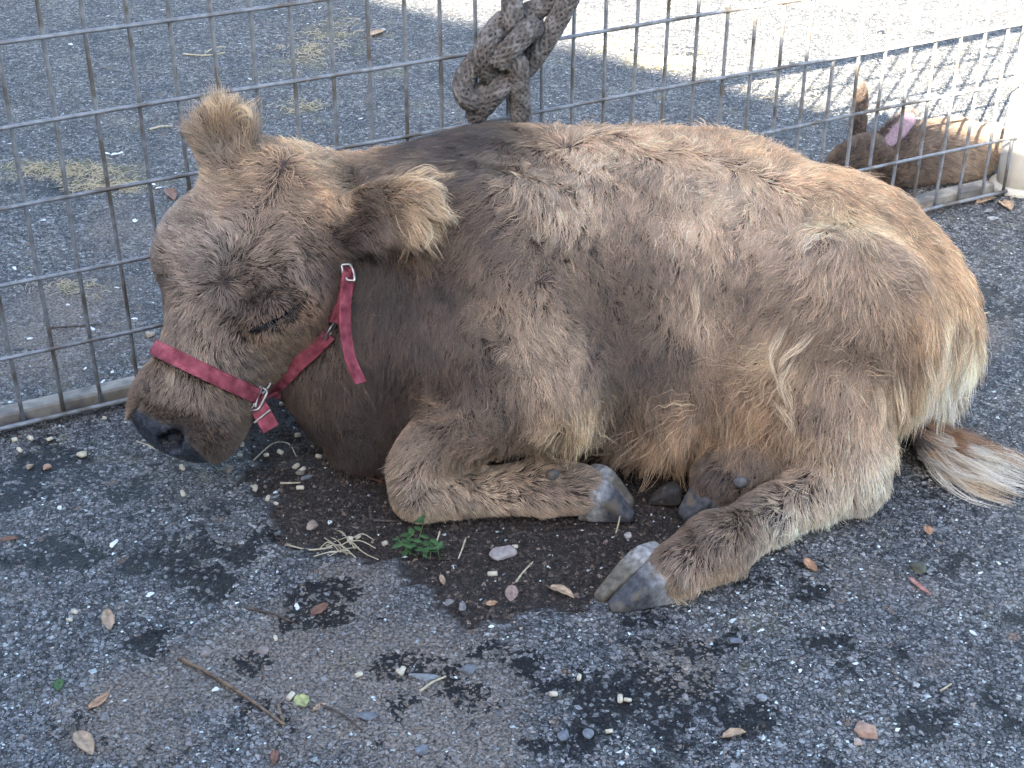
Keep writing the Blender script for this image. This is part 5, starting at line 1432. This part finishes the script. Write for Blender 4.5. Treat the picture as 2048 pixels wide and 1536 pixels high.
# straw stuck to the nose
npt = CS.hit(300, 870)
if npt is not None:
    q = [atdepth(272, 882, (npt - CAM) @ FWD - 0.004), atdepth(296, 890, (npt - CAM) @ FWD - 0.006), atdepth(312, 900, (npt - CAM) @ FWD - 0.004)]
    V, F = tube(q, 0.0009, 6)
    tag(link('straw_stem', mesh_from(V, F), strawm), 'thin straw stuck across the calf\'s wet nose', 'straw')

# stones
def stone(u, v, w, h_, colr, label, seed=0, ang=0.0, name='stone', cat='stone', group='loose stones on the ground', flat=0.55):
    c = at(u, v)
    r = np.random.default_rng(seed + int(u))
    bm = bmesh.new(); bmesh.ops.create_icosphere(bm, subdivisions=3, radius=1.0)
    sx = w / 2 / (FPX / ((c - CAM) @ FWD)); sy = max(h_ / 2 / (FPX / ((c - CAM) @ FWD)) * 1.35, 0.4 * sx)
    pl = [(unit(r.normal(size=3)), r.uniform(0.45, 0.8)) for _ in range(13)]
    ca, sa = math.cos(math.radians(ang)), math.sin(math.radians(ang))
    for v_ in bm.verts:
        q = np.array(v_.co)
        for nrm, dd in pl:
            e = q @ nrm - dd
            if e > 0: q = q - nrm * e * 0.97
        q = q * np.array([sx, sy, min(sx, sy) * flat]) * 1.3
        v_.co = Vector((c[0] + q[0] * ca - q[1] * sa, c[1] + q[0] * sa + q[1] * ca, c[2] + q[2] + min(sx, sy) * flat * 0.55))
    me = bpy.data.meshes.new('stone'); bm.to_mesh(me); bm.free()
    me.polygons.foreach_set('use_smooth', [name == 'brick_fragment'] * len(me.polygons))
    color_attr(me, 'col', np.tile(colr, (len(me.vertices), 1)))
    o = link(name, me, stonem)
    tag(o, label, cat, group)
    return o
stonem = attr_mat('stone', 0.75, scale=160)
stone(1005, 1105, 46, 30, (0.34, 0.29, 0.26), 'smooth pinkish grey stone on the dark soil', 1)
stone(1729, 1465, 60, 32, (0.40, 0.25, 0.17), 'oblong tan brick fragment at the lower right', 2, -22, 'brick_fragment', 'stone')
stone(1714, 1488, 16, 16, (0.45, 0.33, 0.24), 'small tan pebble below the brick fragment', 3)
stone(625, 1047, 26, 24, (0.30, 0.22, 0.16), 'tan angular stone at the soil edge left of the weed', 4)
stone(615, 948, 22, 16, (0.15, 0.155, 0.165), 'blue grey stone under the calf\'s chin', 5)
stone(598, 940, 20, 14, (0.20, 0.17, 0.13), 'brown grey stone touching the blue grey one', 6)
stone(456, 944, 20, 16, (0.26, 0.20, 0.15), 'tan stone just below the calf\'s mouth', 7)
stone(413, 1308, 20, 20, (0.24, 0.20, 0.17), 'brown grey stone right of the head of the twig', 8)
stone(526, 1305, 20, 20, (0.26, 0.21, 0.18), 'brown stone above a dark stain', 9)
stone(300, 672, 20, 14, (0.34, 0.27, 0.19), 'tan pebble behind the fence beside the brow', 10)
stone(210, 1440, 20, 14, (0.22, 0.21, 0.19), 'grey pebble below the orange tan leaf', 11)
stone(836, 1170, 14, 12, (0.20, 0.19, 0.18), 'grey stone at the left corner of the soil patch', 12)
stone(898, 1200, 18, 16, (0.22, 0.20, 0.18), 'pale grey stone near the soil patch corner', 13)
stone(924, 1208, 18, 16, (0.23, 0.21, 0.19), 'second pale grey stone near the soil patch corner', 14)
stone(1256, 1064, 16, 13, (0.42, 0.38, 0.34), 'whitish pebble between the two feet', 15)
stone(1370, 1398, 16, 16, (0.23, 0.21, 0.19), 'grey pebble right of a dark stain', 16)
stone(935, 1343, 34, 20, (0.15, 0.155, 0.16), 'flat blue grey stone bedded in the dark stain', 17)
stone(735, 1436, 34, 20, (0.15, 0.155, 0.165), 'blue grey stone chip in the tan dust', 18)
stone(845, 1503, 24, 22, (0.17, 0.18, 0.195), 'blue stone chip at the bottom centre', 19)
stone(1128, 1474, 22, 22, (0.16, 0.17, 0.185), 'blue grey stone chip right of bottom centre', 20)
stone(1175, 1470, 20, 18, (0.16, 0.17, 0.18), 'blue grey chip beside the dark stain at bottom', 21)
stone(845, 1357, 50, 10, (0.22, 0.23, 0.23), 'thin flat grey flake in the dark stain', 22)
stone(1835, 1140, 26, 28, (0.085, 0.08, 0.05), 'dark mossy clod right of the hind leg', 23)
stone(1470, 1285, 26, 14, (0.12, 0.127, 0.14), 'flat blue stone below the hind hoof', 24)
stone(1525, 1398, 20, 12, (0.26, 0.27, 0.28), 'pale grey chip on the dark stain at right', 25)
stone(1985, 440, 18, 14, (0.30, 0.31, 0.31), 'pale stone below the dry leaf by the fence', 26)
stone(1975, 425, 14, 10, (0.27, 0.28, 0.28), 'small grey stone under the fence leaf', 27)
stone(165, 912, 18, 14, (0.48, 0.40, 0.27), 'pale cracked nut shell beside the calf\'s nose', 28)
stone(93, 938, 16, 13, (0.36, 0.21, 0.14), 'rust coloured pebble at the left edge before the fence', 29)
stone(60, 935, 16, 12, (0.33, 0.24, 0.16), 'tan pebble left of the rust coloured one', 30)

# feed pellets: short pale cylinders
pelm = noisy_mat('pellet', (0.50, 0.42, 0.29), (0.66, 0.58, 0.44), 260, 0.85, 0, 0.4, 5, 0.0006)
pel = [(365, 940, 60), (366, 992, 70), (473, 889, 20), (484, 892, 80), (532, 905, -15), (592, 928, -40), (604, 934, -35), (510, 972, 100), (536, 1002, -60), (552, 1008, 20), (700, 1076, 0), (716, 1072, -30), (150, 1229, 10), (582, 1400, -50), (552, 1283, 70), (800, 1349, 35), (718, 1356, -20), (985, 1143, 0), (1107, 1393, -10), (1158, 1360, 100), (506, 970, 10), (30, 884, -10), (100, 882, -20), (62, 1440 - 560, 30), (595, 868, -10), (637, 908, 20), (770, 1083, -30), (140, 1245, 0), (566, 803, -10), (560, 900, 30), (600, 1232 - 260, 0), (1030, 1090, 10), (690, 915, 40), (480, 915, 10), (805, 1345, 120), (1255, 1405, 15), (1218, 1468, -5), (1240, 1402, 90), (40, 905, 40), (210, 840, 10)]
def pellet_mesh():
    V, F = tube([(x, 0, 0) for x in (-0.0055, -0.0050, 0.0, 0.0050, 0.0055)], [0.0022, 0.0030, 0.0031, 0.0030, 0.0022], 9)
    return mesh_from(V, F)
pm_ = pellet_mesh()
for k, (u, v, an) in enumerate(pel):
    c = at(u, v); t = gp(u + 10 * math.cos(math.radians(an)), v + 10 * math.sin(math.radians(an))) - gp(u, v)
    o = link('feed_pellet', pm_, pelm)
    o.location = (c[0], c[1], c[2] + 0.0030); o.rotation_euler = (0, rng.normal(0, 0.1), math.atan2(t[1], t[0])); s = rng.uniform(0.75, 1.15); o.scale = (s * rng.uniform(0.6, 1.1), s, s)
    tag(o, 'pale short feed pellet scattered on the ground round the calf', 'pellet', 'feed pellets')

# white fallen petals, mostly behind the fence
petm = noisy_mat('petal', (0.62, 0.62, 0.60), (0.80, 0.80, 0.77), 90, 0.6, 0, 0.2, 4, 0.0008)
def petal_mesh(seed):
    r = np.random.default_rng(seed); V = [(0, 0, 0.003)]; F = []
    for i in range(10):
        a_ = i / 10 * 2 * math.pi; q = 0.006 * (1 + 0.35 * math.sin(2 * a_ + seed) + 0.2 * r.normal())
        V.append((q * math.cos(a_) * 1.3, q * math.sin(a_), 0.0015 + 0.003 * r.random())); F.append((0, 1 + i, 1 + (i + 1) % 10))
    me = mesh_from(V, F)
    return me
pms = [petal_mesh(i) for i in range(4)]
petals = [(8, 285), (20, 290), (42, 308), (215, 310), (228, 312), (240, 309), (305, 372), (318, 378), (140, 92), (215, 35), (325, 22), (540, 18), (553, 25), (565, 32), (590, 8), (640, 18), (95, 115), (500, 160), (270, 445), (85, 445), (135, 612), (185, 660), (60, 680), (235, 578), (430, 1385), (595, 1218), (120, 1020), (230, 1090), (300, 1195), (170, 740), (225, 745), (30, 540), (270, 640), (720, 240), (735, 75), (765, 60), (700, 30), (615, 50), (480, 90), (400, 50), (660, 1040), (205, 765), (1960, 1150), (1995, 1130), (1870, 870), (1990, 800), (1945, 1270), (1520, 1265), (1600, 1345), (1710, 1330)]
for k, (u, v) in enumerate(petals):
    c = at(u, v)
    o = link('petal', pms[k % 4], petm)
    s = rng.uniform(0.45, 1.0) * (1.0 if v < 500 else 0.75); o.location = (c[0], c[1], c[2] + 0.0006); o.rotation_euler = (0, 0, rng.uniform(0, 6.3)); o.scale = (s * rng.uniform(0.7, 1.3), s, s)
    tag(o, 'small white petal fallen on the asphalt', 'petal', 'white petals on the ground')

# green weed and the dry tuft beside it
weed = empty('weed', at(830, 1095))
tag(weed, 'small green weed growing at the edge of the soil patch', 'weed')
wm = noisy_mat('weed_leaf', (0.035, 0.085, 0.025), (0.075, 0.155, 0.05), 120, 0.55, 0, 0.3, 4, 0.0006)
stm = noisy_mat('weed_stem', (0.09, 0.13, 0.04), (0.16, 0.17, 0.07), 120, 0.6, 0, 0.2, 4, 0.0006)
wr = np.random.default_rng(5)
for k, (u, v, hgt) in enumerate([(822, 1105, 0.035), (835, 1110, 0.045), (845, 1112, 0.03), (810, 1100, 0.028), (860, 1112, 0.025), (828, 1098, 0.05), (880, 1115, 0.02), (800, 1085, 0.03)]):
    b0 = at(u, v); lean = np.array([wr.normal(0, 0.5), wr.normal(0, 0.5), 1.2])
    tip = b0 + unit(lean) * hgt
    path = smooth_path([b0, (b0 + tip) / 2 + wr.normal(0, 0.002, 3), tip], 8)
    V, F = tube(path, 0.0008, 6); stem_ = link('stem', mesh_from(V, F), stm, weed)
    for j in range(6):
        q = path[wr.integers(3, 8)]; a_ = wr.uniform(0, 6.28); d1 = unit([math.cos(a_), math.sin(a_), wr.uniform(0.0, 0.6)]); s1 = unit(np.cross(d1, [0, 0, 1])); n1_ = np.cross(s1, d1)
        L_ = wr.uniform(0.008, 0.017); V = []; 
        for i in range(6):
            s = i / 5; w = L_ * 0.26 * math.sin(math.pi * min(1, s * 0.95 + 0.04)) ** 0.8
            for y in (-1, 0, 1): V.append(q + d1 * L_ * s + s1 * w * y + n1_ * (0.0012 * abs(y) - 0.3 * L_ * s * s))
        F = [(i * 3 + j_, i * 3 + 3 + j_, i * 3 + 4 + j_, i * 3 + 1 + j_) for i in range(5) for j_ in range(2)]
        o = link('leaf', mesh_from(V, F), wm, stem_); o.modifiers.new('t', 'SOLIDIFY').thickness = 0.0003
tuft = empty('dry_grass', at(690, 1092))
tag(tuft, 'tangle of dry pale grass stems left of the green weed', 'dry grass')
for k in range(16):
    u, v = wr.uniform(650, 735), wr.uniform(1070, 1112); a_ = wr.uniform(-0.6, 0.6) + (0 if wr.random() < 0.6 else 1.2); L_ = wr.uniform(30, 80)
    q = [at(u - L_ / 2 * math.cos(a_), v - L_ / 2 * math.sin(a_) * 0.6) + [0, 0, 0.002], at(u, v) + [0, 0, wr.uniform(0.004, 0.014)], at(u + L_ / 2 * math.cos(a_), v + L_ / 2 * math.sin(a_) * 0.6) + [0, 0, 0.003]]
    V, F = tube(smooth_path(q, 10), 0.0008, 5); link('stem', mesh_from(V, F), strawm, tuft)
q = [at(575, 1090) + [0, 0, 0.002], at(620, 1098) + [0, 0, 0.004], at(665, 1100) + [0, 0, 0.003]]
V, F = tube(smooth_path(q, 12), 0.0012, 6); link('stem', mesh_from(V, F), strawm, tuft)
for k, (pa_, pb_, z_) in enumerate([((915, 1118), (932, 1075), 0.01), ((1232, 1060), (1241, 1022), 0.02), ((870, 1085), (880, 1062), 0.012)]):
    a_ = at(*pa_); b_2 = gp(*pb_, z_)
    V, F = tube(smooth_path([a_, (a_ + b_2) / 2 + [0.001, 0, 0.002], b_2], 8), [0.0011] * 6 + [0.0016, 0.0008], 6)
    tag(link('grass_stalk', mesh_from(V, F), strawm), ['upright dry stalk right of the green weed', 'short dry stalk in front of the fore hoof', 'tiny dry stalk above the green weed'][k], 'stalk')

# straw litter on the yellow patches behind the fence
sv = []; sf = []
for u0, v0, ru, rv, n in [(130, 345, 130, 18, 260), (215, 375, 90, 14, 200), (620, 110, 60, 30, 110), (600, 215, 50, 14, 60), (660, 70, 80, 30, 90), (1330, 125, 60, 12, 120), (1240, 90, 60, 14, 60), (1560, 180, 70, 20, 40), (130, 575, 70, 16, 60), (100, 845 - 20, 60, 10, 20)]:
    for k in range(n):
        u, v = rng.normal(u0, ru * 0.55), rng.normal(v0, rv * 0.55)
        c = at(u, v); a_ = rng.uniform(0, 3.14); L_ = rng.uniform(0.006, 0.03); dd = np.array([math.cos(a_), math.sin(a_), rng.normal(0, 0.12)])
        V, F = tube([c + [0, 0, 0.0015] - dd * L_ / 2, c + [0, 0, 0.0025 + 0.004 * rng.random()], c + [0, 0, 0.0015] + dd * L_ / 2], 0.0007, 3, False)
        o_ = sum(len(x) for x in sv); sv.append(V); sf += [tuple(i + o_ for i in f) for f in F]
tag(link('straw_litter', mesh_from(np.concatenate(sv), sf, False), strawm), 'yellow scattered straw on the asphalt behind the fence', 'straw', kind='stuff')
